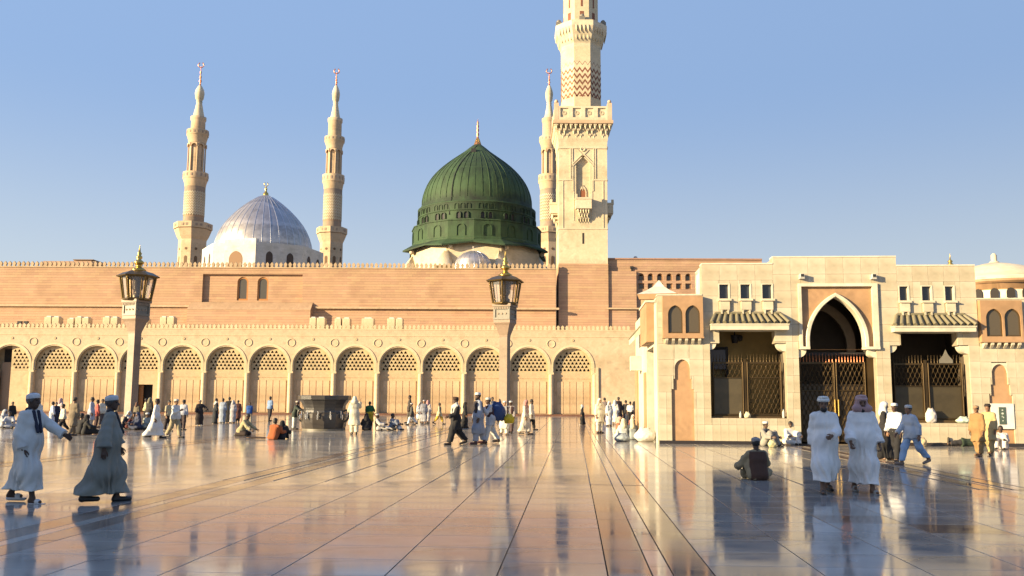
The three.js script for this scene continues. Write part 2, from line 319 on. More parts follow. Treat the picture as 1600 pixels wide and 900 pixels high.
  // boxes standing on the arcade roof
  [[72, 83, 495.5], [84, 95, 496], [108, 118, 498.5], [120, 130, 496], [131, 141, 497], [163, 174, 496], [175, 186, 496.5], [226, 233, 498], [252, 262, 496], [263, 274, 496], [485, 495, 497], [496, 509, 497], [524, 534, 498], [536, 548, 498], [566, 585, 498], [606, 618, 498], [619, 630, 498.5]].forEach(([a, b, y], i) => {
    const g = thing('rooftop_unit', ORD[i] + ' small pale rooftop cabinet from the left along the arcade roof', 'rooftop unit', [0, 0, 0], 0, 'white cabinets on the arcade roof');
    const p = at((a + b) / 2, 512, 87.3), w = (b - a) * 0.0615, y1 = at((a + b) / 2, y, 87.3).y;
    g.position.set(p.x, top, p.z);
    part('cabinet', new RoundedBoxGeometry(w, y1 - top, 0.9, 1, 0.04).translate(0, (y1 - top) / 2, 0), M.arcadeTrim, g);
    new MB().box(-w * 0.3, w * 0.3, y1 - top, y1 - top + 0.1, -0.3, 0.3).build('vent_cap', M.whitePaint, g);
  });
  const fl = thing('roof_floodlight', 'pair of small dark floodlights on the arcade roof at far left', 'floodlight', at(36, 508, 86).toArray());
  fl.position.y = top; for (const x of [-0.3, 0.3]) new MB().box(x - 0.2, x + 0.2, 0.45, 0.75, -0.1, 0.15).bar([x, 0, 0], [x, 0.5, 0], 0.04).build('lamp_head', M.black, fl);
}

// ------------------------------------------------------------------ the high wall behind
const U = facade(600, 90.5, 0.4);
{
  const t = thing('high_mosque_wall', 'high tan coursed stone wall with crenellations rising behind the arcade', 'wall', U.o.toArray(), -U.a);
  const X0 = U.X(-560), XE = U.X(868.5), top = U.Y(420), H = U.Y(410.5) - top, dd = 0.3;
  const rx0 = U.X(309), rx1 = U.X(467), ry1 = U.Y(429.5), ry0 = U.Y(474);
  const w = new MB(); for (const q of rectSub([[X0, XE, 0, top]], [rx0, rx1, ry0, ry1])) w.box(q[0], q[1], q[2], q[3], -dd, 0);
  w.build('wall_face', M.upper, t);
  new MB().box(X0, XE, 0, top - 0.1, -4, -dd - 0.15).build('wall_core', M.upper, t);
  new MB().box(X0, XE, top, top + 0.09, -0.6, 0.07).build('coping', M.upperTrim, t);
  const cr = new MB(); crenels(cr, X0, XE, top + 0.09, 0.463, H - 0.09, -0.16, 0.2); cr.build('crenellation', M.upperTrim, t, 'stuff');
  // recess with two arched windows
  const wins = [[371.5, 17.5], [403.5, 17.5]].map(([x]) => U.X(x)), wy0 = U.Y(470), wy1 = U.Y(433), hw = 0.56;
  const back = new MB().ext(rectPts(rx0 - 0.1, rx1 + 0.1, ry0 - 0.1, ry1 + 0.1), 0.1, M4(0, 0, -dd - 0.1), wins.map((x) => arch(hw, wy0, wy1 - hw, hw, 8, x))); back.build('recess_back', M.upper, t);
  for (const x of wins) {
    const o = arch(hw, wy0, wy1 - hw, hw, 8), n = arch(hw - 0.17, wy0 + 0.18, wy1 - hw, hw - 0.17, 8);
    const f = new MB().ext(o, 0.09, null, [n]).build('window', std([0.36, 0.16, 0.05]), t); f.position.set(x, 0, -dd - 0.17);
    new MB().ext(n, 0.03).build('pane', std([0.07, 0.062, 0.05], { roughness: 0.35 }), f).position.z = 0.01;
  }
  // ledge course and the block with its sloping top
  new MB().box(X0, U.X(292), U.Y(481.5), U.Y(478.5), 0, 0.22).box(U.X(490), XE + 0.32, U.Y(483), U.Y(480), 0, 0.3).build('ledge', M.upperTrim, t);
  const bx0 = U.X(292), bx1 = U.X(484.5), zf = 0.95, ys = U.Y(486), yb = U.Y(473.5);
  new MB().ext([[0, 0], [zf, 0], [zf, ys], [0, yb]], bx1 - bx0, M4(bx0, 0, 0, 0, -Math.PI / 2, 0).multiply(M4(0, 0, -(bx1 - bx0)))).build('projecting_block', M.upper, t);
  new MB().ext([[0.004, yb + 0.012], [0, yb - 0.05], [zf + 0.02, ys - 0.05], [zf + 0.02, ys + 0.012]], bx1 - bx0 + 0.04, M4(bx0 - 0.02, 0, 0, 0, -Math.PI / 2, 0).multiply(M4(0, 0, -(bx1 - bx0 + 0.04)))).build('sloping_top', stone([0.56, 0.37, 0.22]), t);
}

// ------------------------------------------------------------------ great minaret
{
  const D = 91, cpx = 911.5, t = thing('great_minaret', 'tall cream square minaret with corbelled balcony and chevron octagon beside green dome', 'minaret');
  const o = at(cpx, 412, D); t.position.set(o.x, 0, o.z);
  const Y = (py) => at(cpx, py, D).y, s = 0.0652, hw = 38.6 * s, z0 = -2 * hw;                   // local z = 0 is the front face
  const sq = (mb, h, y0, y1, zc = -hw) => mb.box(-h, h, y0, y1, zc - h, zc + h);
  sq(new MB(), hw + 0.03, 0, Y(412)).build('base_stage', M.upper, t);
  // shaft: front face with its recess, side faces plain
  const ya = Y(412), yb = Y(357.5), yc = Y(281), yd = Y(230.5), rx = 13.5 * s;
  sq(new MB(), hw, ya, yb).build('lower_shaft', M.cream, t);
  const sh = new MB(); sq(sh, hw - 0.32, yb, yd);
  const face = [rectPts(-hw, hw, yb, yd)], nic = arch(10.5 * s, yc - 3.6, Y(262), 1.35, 8);
  const faceHole = [[-11 * s, Y(318)], [-11 * s, Y(252)], [0, Y(240)], [11 * s, Y(252)], [11 * s, Y(318)]];
  for (let q = 0; q < 4; q++) sh.ext(q % 2 ? rectPts(-hw + 0.3, hw - 0.3, yb, yd) : face[0], 0.3, M4(0, 0, -hw).multiply(M4(0, 0, 0, 0, q * Math.PI / 2, 0)).multiply(M4(0, 0, hw - 0.3)), [faceHole]);
  sh.build('shaft', M.cream, t);
  const tr = new MB();
  for (let q = 0; q < 4; q++) {
    const m = M4(0, 0, -hw).multiply(M4(0, 0, 0, 0, q * Math.PI / 2, 0)).multiply(M4(0, 0, hw));
    const bx = (x0, x1, y0, y1, zb, zf) => tr.add(new THREE.BoxGeometry(x1 - x0, y1 - y0, zf - zb).translate((x0 + x1) / 2, (y0 + y1) / 2, (zb + zf) / 2), m);
    bx(-hw, -17 * s, yc - 0.08, yc + 0.08, 0, 0.06); bx(17 * s, hw, yc - 0.08, yc + 0.08, 0, 0.06); bx(-hw, hw, yd - 0.12, yd + 0.12, 0, 0.08); bx(-hw, hw, yb - 0.06, yb + 0.06, 0, 0.05);
    for (const x of [-20, -17, 17, 20]) bx(x * s - 0.05, x * s + 0.05, yc + 0.08, yd - 0.12, 0, 0.07);
    for (const k of [-1, 1]) {                                       // crossing ogee bands and their loop
      tr.add(new THREE.BoxGeometry(0.1, 1.5, 0.08), m.clone().multiply(M4(k * 9 * s, Y(248.5), 0.04, 0, 0, k * 0.78)));
      tr.add(new THREE.BoxGeometry(0.09, 1.4, 0.07), m.clone().multiply(M4(k * 9.6 * s, Y(253), 0.035, 0, 0, k * 0.78)));
      tr.add(new THREE.BoxGeometry(0.1, 0.85, 0.06), m.clone().multiply(M4(k * 4.6 * s, Y(238.5), 0.03, 0, 0, -k * 0.78)));
      bx(k * 16 * s - 0.05, k * 16 * s + 0.05, yc - 1.2, Y(256), 0, 0.06);
      bx(k * 14.5 * s - 0.03, k * 14.5 * s + 0.03, Y(345), yc - 0.08, 0, 0.04);
      bx(k * 32 * s - 0.04, k * 32 * s + 0.04, yb + 0.06, yc - 0.08, 0, 0.05);
    }
    tr.add(new THREE.TorusGeometry(0.22, 0.055, 6, 16), m.clone().multiply(M4(0, Y(233), 0.05)));
    // hanging balcony with its corbels
    bx(-12.5 * s, 12.5 * s, Y(328), Y(312), 0, 0.8); bx(-13.3 * s, 13.3 * s, Y(313.5), Y(311), 0, 0.86); for (const x of [-11.5, 11.5]) bx(x * s - 0.1, x * s + 0.1, Y(312), Y(306), 0.6, 0.85);
    for (let r = 0; r < 3; r++) for (let c = 0; c < 5 - (r % 2); c++) {
      const x = (c - (r % 2 ? 1.5 : 2)) * 0.27, zf = 0.72 - r * 0.22, yy = Y(328) - 0.42 * r;
      tr.add(new THREE.CylinderGeometry(0.13, 0.02, 0.5, 5), m.clone().multiply(M4(x, yy - 0.24, zf - 0.16)));
      tr.add(new THREE.BoxGeometry(0.24, 0.2, zf * 0.8), m.clone().multiply(M4(x, yy - 0.06, zf * 0.4)));
    }
  }
  tr.build('relief_mouldings', M.creamTrim, t);
  // window in the recess and slit below
  for (let q = 0; q < 4; q++) {
    const wn = new MB().ext(arch(4.6 * s, Y(312), Y(300), 0.55, 6), 0.1, null, []).build('window', std([0.2, 0.07, 0.03]), t);
    const e = q * Math.PI / 2, r = hw - 0.36; wn.position.set(Math.sin(e) * r, 0, -hw + Math.cos(e) * r); wn.rotation.y = e;
    const fr = new MB().ext(arch(5.6 * s, Y(313), Y(300), 0.75, 6), 0.06, null, [arch(4.2 * s, Y(312), Y(300), 0.5, 6)]).box(-0.03, 0.03, Y(297), Y(288), 0, 0.06).build('window_frame', M.creamTrim, wn); fr.position.z = 0.08;
  }
  new MB().box(-0.1, 0.1, Y(381), Y(364), -0.02, 0.012).build('slit_window', M.dark, t);
  // corbelled gallery
  const g0 = Y(230.5), g1 = Y(196), g2 = Y(190), g3 = Y(168), gw = 46.2 * s;
  const cor = new MB().add(lathe([[hw * Math.SQRT2, g0], [hw * Math.SQRT2 + 0.05, Y(222)], [(hw + 0.1) * Math.SQRT2, Y(217)], [(hw + 0.16) * Math.SQRT2, g1]], 4, true, Math.PI / 4), M4(0, 0, -hw));
  cor.build('corbel_core', M.cream, t);
  const mq = new MB();
  for (let q = 0; q < 4; q++) {
    const m = M4(0, 0, -hw).multiply(M4(0, 0, 0, 0, q * Math.PI / 2, 0)).multiply(M4(0, 0, hw));
    for (let r = 0; r < 3; r++) {
      const n = 12 - r, w = 2 * (gw - r * 0.13) / 12;
      for (let c = 0; c < n; c++) { if (r && (c % 3 === 2)) continue;
        const x = (c - (n - 1) / 2) * w, zf = 0.52 - r * 0.16, yt = g1 - r * 0.5;
        mq.add(new THREE.CylinderGeometry(w * 0.36, 0.03, 0.55, 5), m.clone().multiply(M4(x, yt - 0.27, zf - 0.14)));
        mq.add(new THREE.BoxGeometry(w * 0.62, 0.2, zf), m.clone().multiply(M4(x, yt - 0.04, zf / 2)));
      }
    }
  }
  mq.build('muqarnas_corbels', M.creamTrim, t, 'stuff');
  const flo = sq(new MB(), gw + 0.12, g1 + 0.06, g2); flo.build('gallery_floor', stone([0.72, 0.5, 0.33]), t);
  const par = new MB();
  for (let q = 0; q < 4; q++) {
    const m = M4(0, 0, -hw).multiply(M4(0, 0, 0, 0, q * Math.PI / 2, 0)).multiply(M4(0, 0, gw - 0.22)), hs = [-1.5, -0.5, 0.5, 1.5].map((k) => rectPts(k * 1.3 - 0.42, k * 1.3 + 0.42, g2 + 0.32, g3 - 0.2));
    par.ext(rectPts(-gw + 0.24, gw - 0.24, g2, g3), 0.2, m, hs);
    for (const h of hs) par.add(new THREE.BoxGeometry(0.9, g3 - g2 - 0.45, 0.06).translate((h[0][0] + h[1][0]) / 2, (g2 + g3) / 2 + 0.05, 0.03), m);
    for (const h of hs) for (let a = 0; a < 2; a++) par.add(new THREE.TorusGeometry(0.2 - a * 0.09, 0.03, 5, 12), m.clone().multiply(M4((h[0][0] + h[1][0]) / 2, (g2 + g3) / 2 + 0.05, 0.08)));
  }
  par.build('gallery_parapet', M.creamTrim, t);
  for (const a of [-1, 1]) for (const b of [-1, 1]) { const p = new MB().box(-0.24, 0.24, g2, g3 + 0.35, -0.24, 0.24).add(new THREE.SphereGeometry(0.2, 10, 8), M4(0, g3 + 0.55, 0)).build('corner_post', stone([0.72, 0.52, 0.36]), t); p.position.set(a * (gw - 0.24), 0, -hw + b * (gw - 0.24)); }
  // octagon with zigzag inlay (its axis stands behind the front face)
  const Yo = (py) => at(cpx, py, D + hw - 1.5).y;
  const oc = 32 * s / Math.cos(Math.PI / 8), rot = Math.PI / 8, e0 = g2, e1 = Yo(75), c = M4(0, 0, -hw);
  new MB().add(lathe([[oc, e0], [oc, e1]], 8, true, rot), c).build('octagon_stage', M.cream, t);
  const face8 = 2 * oc * Math.sin(Math.PI / 8), ap = oc * Math.cos(Math.PI / 8);
  for (let r = 0; r < 6; r++) {
    const y = Yo(98 + r * 9.4), mb = new MB(), n = 3, amp = 0.42, th = 0.17;
    for (let q = 0; q < 8; q++) {
      const m = c.clone().multiply(M4(0, 0, 0, 0, q * Math.PI / 4, 0)).multiply(M4(0, 0, ap - 0.02)), st = face8 / (2 * n), P = [];
      for (let i = 0; i <= 2 * n; i++) P.push([-face8 / 2 + i * st, y + (i % 2 ? -amp : 0)]);
      mb.ext([...P, ...P.slice().reverse().map(([x, yy]) => [x, yy - (r ? th * 1.25 : 0.02) - 0.02])], 0.035, m);
    }
    mb.build('zigzag_band', M.red, t);
  }
  const dots = new MB(); for (let q = 0; q < 8; q++) for (let i = 0; i < 4; i++) dots.add(new THREE.BoxGeometry(0.2, 0.1, 0.03), c.clone().multiply(M4(0, 0, 0, 0, q * Math.PI / 4, 0)).multiply(M4((i - 1.5) * 0.4, Yo(152.5), ap + 0.0)));
  dots.build('dentil_inlay', M.red, t);
  const dr = new MB(); for (let q = 0; q < 8; q += 1) dr.add(new THREE.BoxGeometry(0.55, 0.9, 0.04), c.clone().multiply(M4(0, 0, 0, 0, q * Math.PI / 4, 0)).multiply(M4(0, g2 + 0.6, ap))); dr.build('gallery_doors', M.dark, t);
  // upper balcony and the stage above it
  const b0 = Yo(76), b1 = Yo(46), b2 = Yo(38), ow = 42 * s / Math.cos(Math.PI / 8), o2 = 28 * s / Math.cos(Math.PI / 8);
  new MB().add(lathe([[oc, b0], [oc + 0.02, Yo(70)], [oc + 0.3, Yo(62)], [ow - 0.12, Yo(50)], [ow, b1], [ow, b2], [ow - 0.2, b2], [ow - 0.2, b2 - 0.6], [o2, b2 - 0.6]], 8, true, rot), c).build('upper_balcony', M.creamTrim, t);
  const ub = new MB(); for (let q = 0; q < 8; q++) for (let r = 0; r < 2; r++) for (let i = 0; i < 4; i++) ub.add(new THREE.CylinderGeometry(0.16, 0.03, 0.75, 5), c.clone().multiply(M4(0, 0, 0, 0, q * Math.PI / 4, 0)).multiply(M4((i - 1.5) * 0.42, Yo(51 + r * 10), ap + 0.56 - r * 0.3)));
  ub.build('balcony_corbels', M.creamTrim, t);
  for (const [x, z] of [[-2.4, 0.6], [2.4, 0.6], [0, 2.2]]) { const lamp = new MB(); lamp.box(x - 0.3, x + 0.3, b2, b2 + 0.55, -hw + z - 0.25, -hw + z + 0.25).add(new THREE.SphereGeometry(0.27, 8, 6), M4(x, b2 + 0.6, -hw + z)); lamp.build('balcony_lamp', M.graniteGrey, t); }
  const tp = Yo(-60);
  new MB().add(lathe([[o2, b2 - 0.6], [o2, tp], [o2 + 0.7, tp + 1.2], [o2 + 0.7, tp + 2.2], [1.1, tp + 2.2], [1.1, tp + 6], [1.3, tp + 6.4], [0.9, tp + 7.5], [0.2, tp + 9.5], [0.01, tp + 11]], 8, true, rot), c).build('upper_stage', M.cream, t);
  for (let q = 0; q < 8; q++) { const ud = new MB(), m = c.clone().multiply(M4(0, 0, 0, 0, q * Math.PI / 4, 0)); ud.add(new THREE.BoxGeometry(0.42, 1.5, 0.04), m.clone().multiply(M4(0, b2 + 0.6, 28 * s))).add(new THREE.BoxGeometry(0.2, 1.4, 0.04), m.clone().multiply(M4(0, Yo(2), 28 * s))); ud.build('stage_door', M.red, t); }
}

// ------------------------------------------------------------------ slender minarets
function slender(label, cpx, D, w, y, rot) {
  const t = thing('slender_minaret', label, 'minaret'), o = at(cpx, 412, D); t.position.set(o.x, 0, o.z);
  const s = at(cpx + 1, 412, D).x - o.x, Y = (py) => at(cpx, py, D).y, L = (pts) => pts.map(([r, p]) => [r * s, Y(p)]), P8 = 1 / Math.cos(Math.PI / 8);
  const [bw, ph1, sw, ph2, gw, ph3, tw, cw, bu] = w, [yf, y1, y1t, y2f, y2, y2t, y3f, y3, y3t, yr, yrt, yc, ybm, ybt, yfin] = y;
  part('octagonal_base', lathe([[bw * s * P8, 0], [bw * s * P8, Y(yf)], ...L([[bw + (ph1 - bw) * 0.35, yf - 5], [bw + (ph1 - bw) * 0.4, yf - 6], [ph1 - 1, y1 + 1]]).map(([r, q]) => [r * P8, q])], 8, true, rot), M.minaret, t);
  const balc = (r, yb, yt, ri, fac) => { const g = lathe(L([[r * 0.86, yb + 0.6], [r, yb], [r, yt], [r - 1.6, yt], [r - 1.6, yb - 1], [ri, yb - 1]]).map(([q, h]) => [q * (fac ? P8 : 1), h]), fac ? 8 : 32, fac, rot); const m = part('balcony', g, M.minaret, t); const hb = new MB(), n = fac ? 24 : 16; for (let i = 0; i < n; i++) { const a = i / n * 2 * Math.PI; hb.add(new THREE.BoxGeometry(r * s * 0.14, (Y(yt) - Y(yb)) * 0.42, 0.06), M4(Math.sin(a) * r * s * (fac ? 1.015 : 1), (Y(yb) + Y(yt)) / 2, Math.cos(a) * r * s * (fac ? 1.015 : 1), 0, a, 0)); } hb.build('parapet_opening', M.minaretBand, m, 'stuff'); };
  balc(ph1, y1, y1t, sw, true);
  part('shaft', lathe(L([[sw, y1 + 2], [sw, y2f]]), 32), M.minaretShaft, t); part('shaft_head', lathe(L([[sw, y2f], [sw + 0.4, y2f - 1], [sw + 0.6, y2f - 4], [ph2 - 1.3, y2 + 2], [ph2 - 1.2, y2]]), 32), M.minaret, t);
  new MB().add(lathe(L([[sw + 0.12, y1t], [sw + 0.12, y1t - 9]]), 32)).build('shaft_band', M.minaretBand, t); new MB().add(lathe(L([[sw + 0.12, y2f + 9], [sw + 0.12, y2f]]), 32)).build('shaft_band', M.minaretBand, t);
  for (let r = 0; r < 9; r++) {
    const mb = new MB(), n = 26, yy = Y(y1t - 13 - r * (y1t - y2f - 24) / 8), pos = [];
    for (let i = 0; i < n * 2; i++) { const q = (k) => { const a = k / (2 * n) * 2 * Math.PI; return [Math.sin(a), Math.cos(a), yy + (k % 2 ? 0.16 : -0.16)]; }; const A = q(i), B = q(i + 1), R = (sw + 0.45) * s; const v = (p, h) => [p[0] * R, p[2] + h, p[1] * R]; pos.push(...v(A, 0), ...v(B, 0), ...v(B, 0.26), ...v(A, 0), ...v(B, 0.26), ...v(A, 0.26)); const w2 = (p, h) => [p[0] * R * 0.96, p[2] + h, p[1] * R * 0.96]; pos.push(...v(A, 0), ...w2(B, 0), ...v(B, 0), ...v(A, 0), ...w2(A, 0), ...w2(B, 0)); }
    const g = new THREE.BufferGeometry(); g.setAttribute('position', new THREE.Float32BufferAttribute(pos, 3)); g.computeVertexNormals(); mb.add(g).build('zigzag_course', M.creamTrim, t);
  }
  balc(ph2, y2, y2t, gw, false);
  part('gallery_core', lathe(L([[gw - 2.4, y2 + 1], [gw - 2.4, y3f + 4], [gw, y3f + 3], [gw, y3f], [gw + 0.6, y3f - 3], [ph3 - 1, y3 + 1], [ph3 - 1, y3]]), 32), M.minaret, t);
  const colG = new THREE.CylinderGeometry(1.05 * s, 1.2 * s, Y(y3f + 3) - Y(y2), 7).translate(0, (Y(y3f + 3) + Y(y2)) / 2, 0).toNonIndexed();
  for (let i = 0; i < 8; i++) { const a = (i + 0.5) / 8 * 2 * Math.PI, m = meshRaw('gallery_column', colG, M.minaret, t); m.position.set(Math.sin(a) * (gw - 0.9) * s, 0, Math.cos(a) * (gw - 0.9) * s); }
  const ar = new MB(); for (let i = 0; i < 8; i++) { const a = i / 8 * 2 * Math.PI, ww = (gw - 0.9) * s * Math.sin(Math.PI / 8), yt = Y(y3f + 3), h = 5.5 * s; ar.ext([[-ww, yt - h], ...arch(ww * 0.86, yt - h, yt - h, h * 0.8, 5).slice(1, -1), [ww, yt - h], [ww, yt + 0.02], [-ww, yt + 0.02]], 0.2, M4(0, 0, 0, 0, a, 0).multiply(M4(0, 0, (gw - 1.4) * s))); } ar.build('gallery_arches', M.minaret, t);
  balc(ph3, y3, y3t, tw, false);
  part('top_shaft', lathe(L([[tw, y3 + 1], [tw - 0.2, yr + 2], [tw + 1, yr], [tw + 1.1, yrt], [cw, yrt - 0.5]]), 24), M.minaret, t);
  part('bulb', lathe(L([[cw, yrt], [cw * 0.62 + bu * 0.1, yrt - 12], [bu * 0.58, yc + 1], [bu * 0.68, yc - 0.5], [bu * 0.56, yc - 2], [bu * 0.85, yc - 6], [bu, ybm], [bu * 0.86, ybm - 5], [bu * 0.5, ybt + 2], [bu * 0.3, ybt]]), 24), M.creamTrim, t);
  const h = ybt - yfin - 8;
  part('finial', lathe(L([[1.6, ybt + 0.5], [1.4, ybt - 2], [0.8, ybt - 3], [2.1, ybt - h * 0.26], [0.9, ybt - h * 0.36], [1.7, ybt - h * 0.48], [0.6, ybt - h * 0.58], [1.3, ybt - h * 0.72], [0.5, ybt - h * 0.82], [0.5, ybt - h - 1]]), 10), M.copper, t);
  part('crescent', new THREE.TorusGeometry(4.2 * s, 0.8 * s, 6, 20, 5.3).rotateZ(Math.PI / 2 + 0.49).translate(0, Y(yfin + 4.5), 0), M.copper, t);
  const wi = new MB(); for (let i = 0; i < 8; i++) { const m = M4(0, 0, 0, 0, rot + (i + 0.5) / 8 * 2 * Math.PI, 0); wi.ext(arch(2.4 * s, Y(416), Y(405), 3.2 * s, 5), 0.06, m.clone().multiply(M4(0, 0, bw * s - 0.03))).add(new THREE.CylinderGeometry(2.1 * s, 2.1 * s, 0.08, 10), m.clone().multiply(M4(0, Y(391), bw * s, Math.PI / 2))); } wi.build('base_window', std([0.12, 0.07, 0.035]), t, 'stuff');
  return t;
}
slender('stout slender minaret with round crescent ring, leftmost on the skyline', 299, 142, [19.3, 27, 15.6, 19.3, 13.6, 16.8, 11, 9, 7.4], [376, 359, 350, 293, 281, 271, 223, 213, 204.5, 188, 183.5, 160, 146, 134, 97], 0.25);
slender('slim minaret right of the silver dome', 517, 141, [16.2, 22.2, 14.2, 17.2, 12.4, 15.8, 10.6, 8, 6.2], [380, 366, 357, 297, 286, 274.5, 232, 222.5, 215, 191, 186, 162, 147, 134, 106.5], 0.1);
slender('slim minaret standing half hidden behind the great minaret', 858, 152, [16.2, 22.2, 14.2, 17.2, 12.4, 15.8, 10.6, 8, 6.2], [380, 366, 357, 297, 286, 274.5, 232, 222.5, 215, 191, 186, 162, 147, 134, 106.5], -0.1);

// ------------------------------------------------------------------ green dome
{
  const D = 106, cpx = 744.5, t = thing('green_dome', 'large ribbed green dome with two arcaded drums and copper finial', 'dome'), o = at(cpx, 400, D); t.position.set(o.x, 0, o.z);
  const s = at(cpx + 1, 400, D).x - o.x, Yr = (p, r) => at(cpx, p, D - 0.42 * r * s).y, Y = (p) => Yr(p, p > 318 ? 95 : p > 228 ? 60 : 5), L = (a) => a.map(([r, p]) => [r * s, Yr(p, r)]), P = 1 / Math.cos(Math.PI / 16);
  part('dome_shell', lathe(L([[89, 324], [87.5, 321], [87.5, 318.5], [86.2, 317.5], [86.3, 312], [85, 303], [82, 293], [76, 281], [68, 270.5], [58, 261], [46, 252], [34, 244.5], [23, 237.5], [14, 231], [8, 227], [4, 225]]), 64), M.green, t);
  for (let i = 0; i < 48; i++) {
    const a = i / 48 * 2 * Math.PI, pr = L([[86.4, 317], [86.5, 312], [85.2, 303], [82.2, 293], [76.2, 281], [68.2, 270.5], [58.2, 261], [46.2, 252], [34.2, 244.5], [23.2, 237.8]]);
    if (i % 2 && false) continue; const curve = new THREE.CatmullRomCurve3(pr.map(([r, y]) => V(Math.sin(a) * r, y, Math.cos(a) * r)));
    if (Math.cos(a) > -0.5) meshRaw('seam_rib', boxUV(new THREE.TubeGeometry(curve, 14, 0.017 + 0.012 * (i % 3), 4).toNonIndexed()), M.green, t);
  }
  part('upper_drum', lathe(L([[93, 354], [91.5, 352], [91.5, 327], [92.5, 326], [92.5, 324], [88, 323.5]]), 64), M.green, t);
  part('lower_drum', lathe(L([[100, 386], [100, 381], [99, 379.5], [99, 355.5], [100, 355], [100, 353.5], [91, 352]]).map(([r, y]) => [r * P, y]), 16, true, Math.PI / 16 * 0), M.green, t);
  // windows: pairs on the upper drum, blind arches on the lower one, low panels under the cornice
  const rot = Math.PI / 16; const up = new MB(), upf = new MB(), lo = new MB(), pan = new MB();
  for (let q = 0; q < 16; q++) {
    const m = M4(0, 0, 0, 0, q / 16 * 2 * Math.PI + rot, 0);
    for (const k of [-1, 1]) { const mm = M4(0, 0, 0, 0, q / 16 * 2 * Math.PI + rot + k * 0.062, 0).multiply(M4(0, 0, 91.6 * s)); up.ext(arch(2.9 * s, Y(350.5), Y(344.5), 3.2 * s, 6), 0.03, mm.clone().multiply(M4(0, 0, -0.01))); const out = arch(4 * s, Y(350.5), Y(344.5), 4.4 * s, 6), inn = arch(2.9 * s, Y(350.4), Y(344.5), 3.2 * s, 6); upf.ext([...out, ...inn.reverse()], 0.16, mm.clone().multiply(M4(0, 0, -0.02))); }
    const ml = m.clone().multiply(M4(0, 0, 99.1 * s)), o2 = arch(7 * s, Y(378), Y(367), 7 * s, 8), i2 = arch(5.6 * s, Y(377.9), Y(367), 5.6 * s, 8); lo.ext([...o2, ...i2.reverse()], 0.1, ml.clone().multiply(M4(0, 0, -0.01)));
    for (const k of [-0.1, 0, 0.1]) { const mp = M4(0, 0, 0, 0, q / 16 * 2 * Math.PI + rot + k, 0).multiply(M4(0, 0, 91.6 * s - 0.01)); const o3 = arch(3.4 * s, Y(336), Y(331), 3.4 * s, 5), i3 = arch(2.7 * s, Y(335.9), Y(331), 2.7 * s, 5); pan.ext([...o3, ...i3.reverse()], 0.07, mp); }
  }
  up.build('drum_window', M.black, t); upf.build('window_hood', M.green, t); lo.build('blind_arch', M.green, t); pan.build('cornice_panel', M.green, t);
  part('drum_string', lathe(L([[91.6, 339.2], [92.6, 338.8], [92.6, 337.8], [91.6, 337.4]]), 64), M.green, t);
  // flared eaves with drooping corners over the white base
  const ea = []; const n8 = 8; for (let q = 0; q < n8; q++) { const a0 = q / n8 * 2 * Math.PI + 0.39, a1 = a0 + Math.PI / 4, am = (a0 + a1) / 2; const pt = (a, r, p) => [Math.sin(a) * r * s, Yr(p, r), Math.cos(a) * r * s];
    const c0 = pt(a0, 119, 391.5), c1 = pt(a1, 119, 391.5), mi = pt(am, 104, 386.5), t0 = pt(a0, 100, 381), t1 = pt(a1, 100, 381), tm = pt(am, 98, 381), th = (p) => [p[0], p[1] - 0.18, p[2]];
    ea.push(...t0, ...c0, ...mi, ...t0, ...mi, ...tm, ...tm, ...mi, ...c1, ...tm, ...c1, ...t1, ...c0, ...th(c0), ...th(mi), ...c0, ...th(mi), ...mi, ...mi, ...th(mi), ...th(c1), ...mi, ...th(c1), ...c1); 
    ea.push(...th(t0), ...th(mi), ...th(c0), ...th(t0), ...th(tm), ...th(mi), ...th(tm), ...th(c1), ...th(mi), ...th(tm), ...th(t1), ...th(c1)); }
  const eg = new THREE.BufferGeometry(); eg.setAttribute('position', new THREE.Float32BufferAttribute(ea, 3)); eg.computeVertexNormals(); part('flared_eaves', eg, M.green, t);
  part('white_base', lathe([[105 * s * 1.0, 0], [105 * s, Y(397)], [99 * s, Y(386)], [90 * s, Y(382)]], 8, true, 0.39), M.creamTrim, t);
  for (let q = 0; q < 8; q++) { const sq = new MB(), m = M4(0, 0, 0, 0, q / 8 * 2 * Math.PI + 0.39, 0); sq.add(new THREE.ConeGeometry(1.5, 2.6, 4).rotateY(Math.PI / 4), m.clone().multiply(M4(0, Y(411), 103 * s, -0.2))); sq.add(new THREE.SphereGeometry(0.28, 8, 6), m.clone().multiply(M4(0.6, Y(396), 107 * s))); sq.build('corner_squinch', M.creamTrim, t); }
  const f = part('finial', lathe(L([[6, 227.5], [6, 225.5], [4.2, 222], [2.6, 218], [1.7, 214.5], [1.2, 213], [2.3, 210], [1.2, 206.5], [2.2, 203], [1.1, 200], [2, 197], [1, 194.5], [1.6, 192], [0.6, 189], [0.2, 186]]), 14), M.copper, t);
  const fr = new MB(); for (let i = 0; i < 10; i++) { const a = i / 10 * 2 * Math.PI; fr.bar([Math.sin(a) * 6.2 * s, Y(227.6), Math.cos(a) * 6.2 * s], [Math.sin(a) * 2 * s, Y(216), Math.cos(a) * 2 * s], 0.05, 5); } fr.build('finial_rib', M.gold, f);
  new MB().box(-0.28, 0.28, -0.25, 0.25, -0.2, 0.25).build('roof_hatch', M.black, t).position.set(-5 * s, Yr(240, 27), 27 * s);
  const cp = [[-0.02, 229], [-0.3, 238], [-0.36, 250], [-0.40, 270], [-0.41, 290], [-0.41, 318], [-0.42, 345]].map(([a, p], i) => { const q = [12, 24, 43.5, 68.5, 81.5, 88.5, 92.5][i], r = q * s; return V(Math.sin(a) * r, Yr(p, q), Math.cos(a) * r); });
  meshRaw('lightning_cable', boxUV(new THREE.TubeGeometry(new THREE.CatmullRomCurve3(cp), 40, 0.045, 5).toNonIndexed()), M.black, t);
}
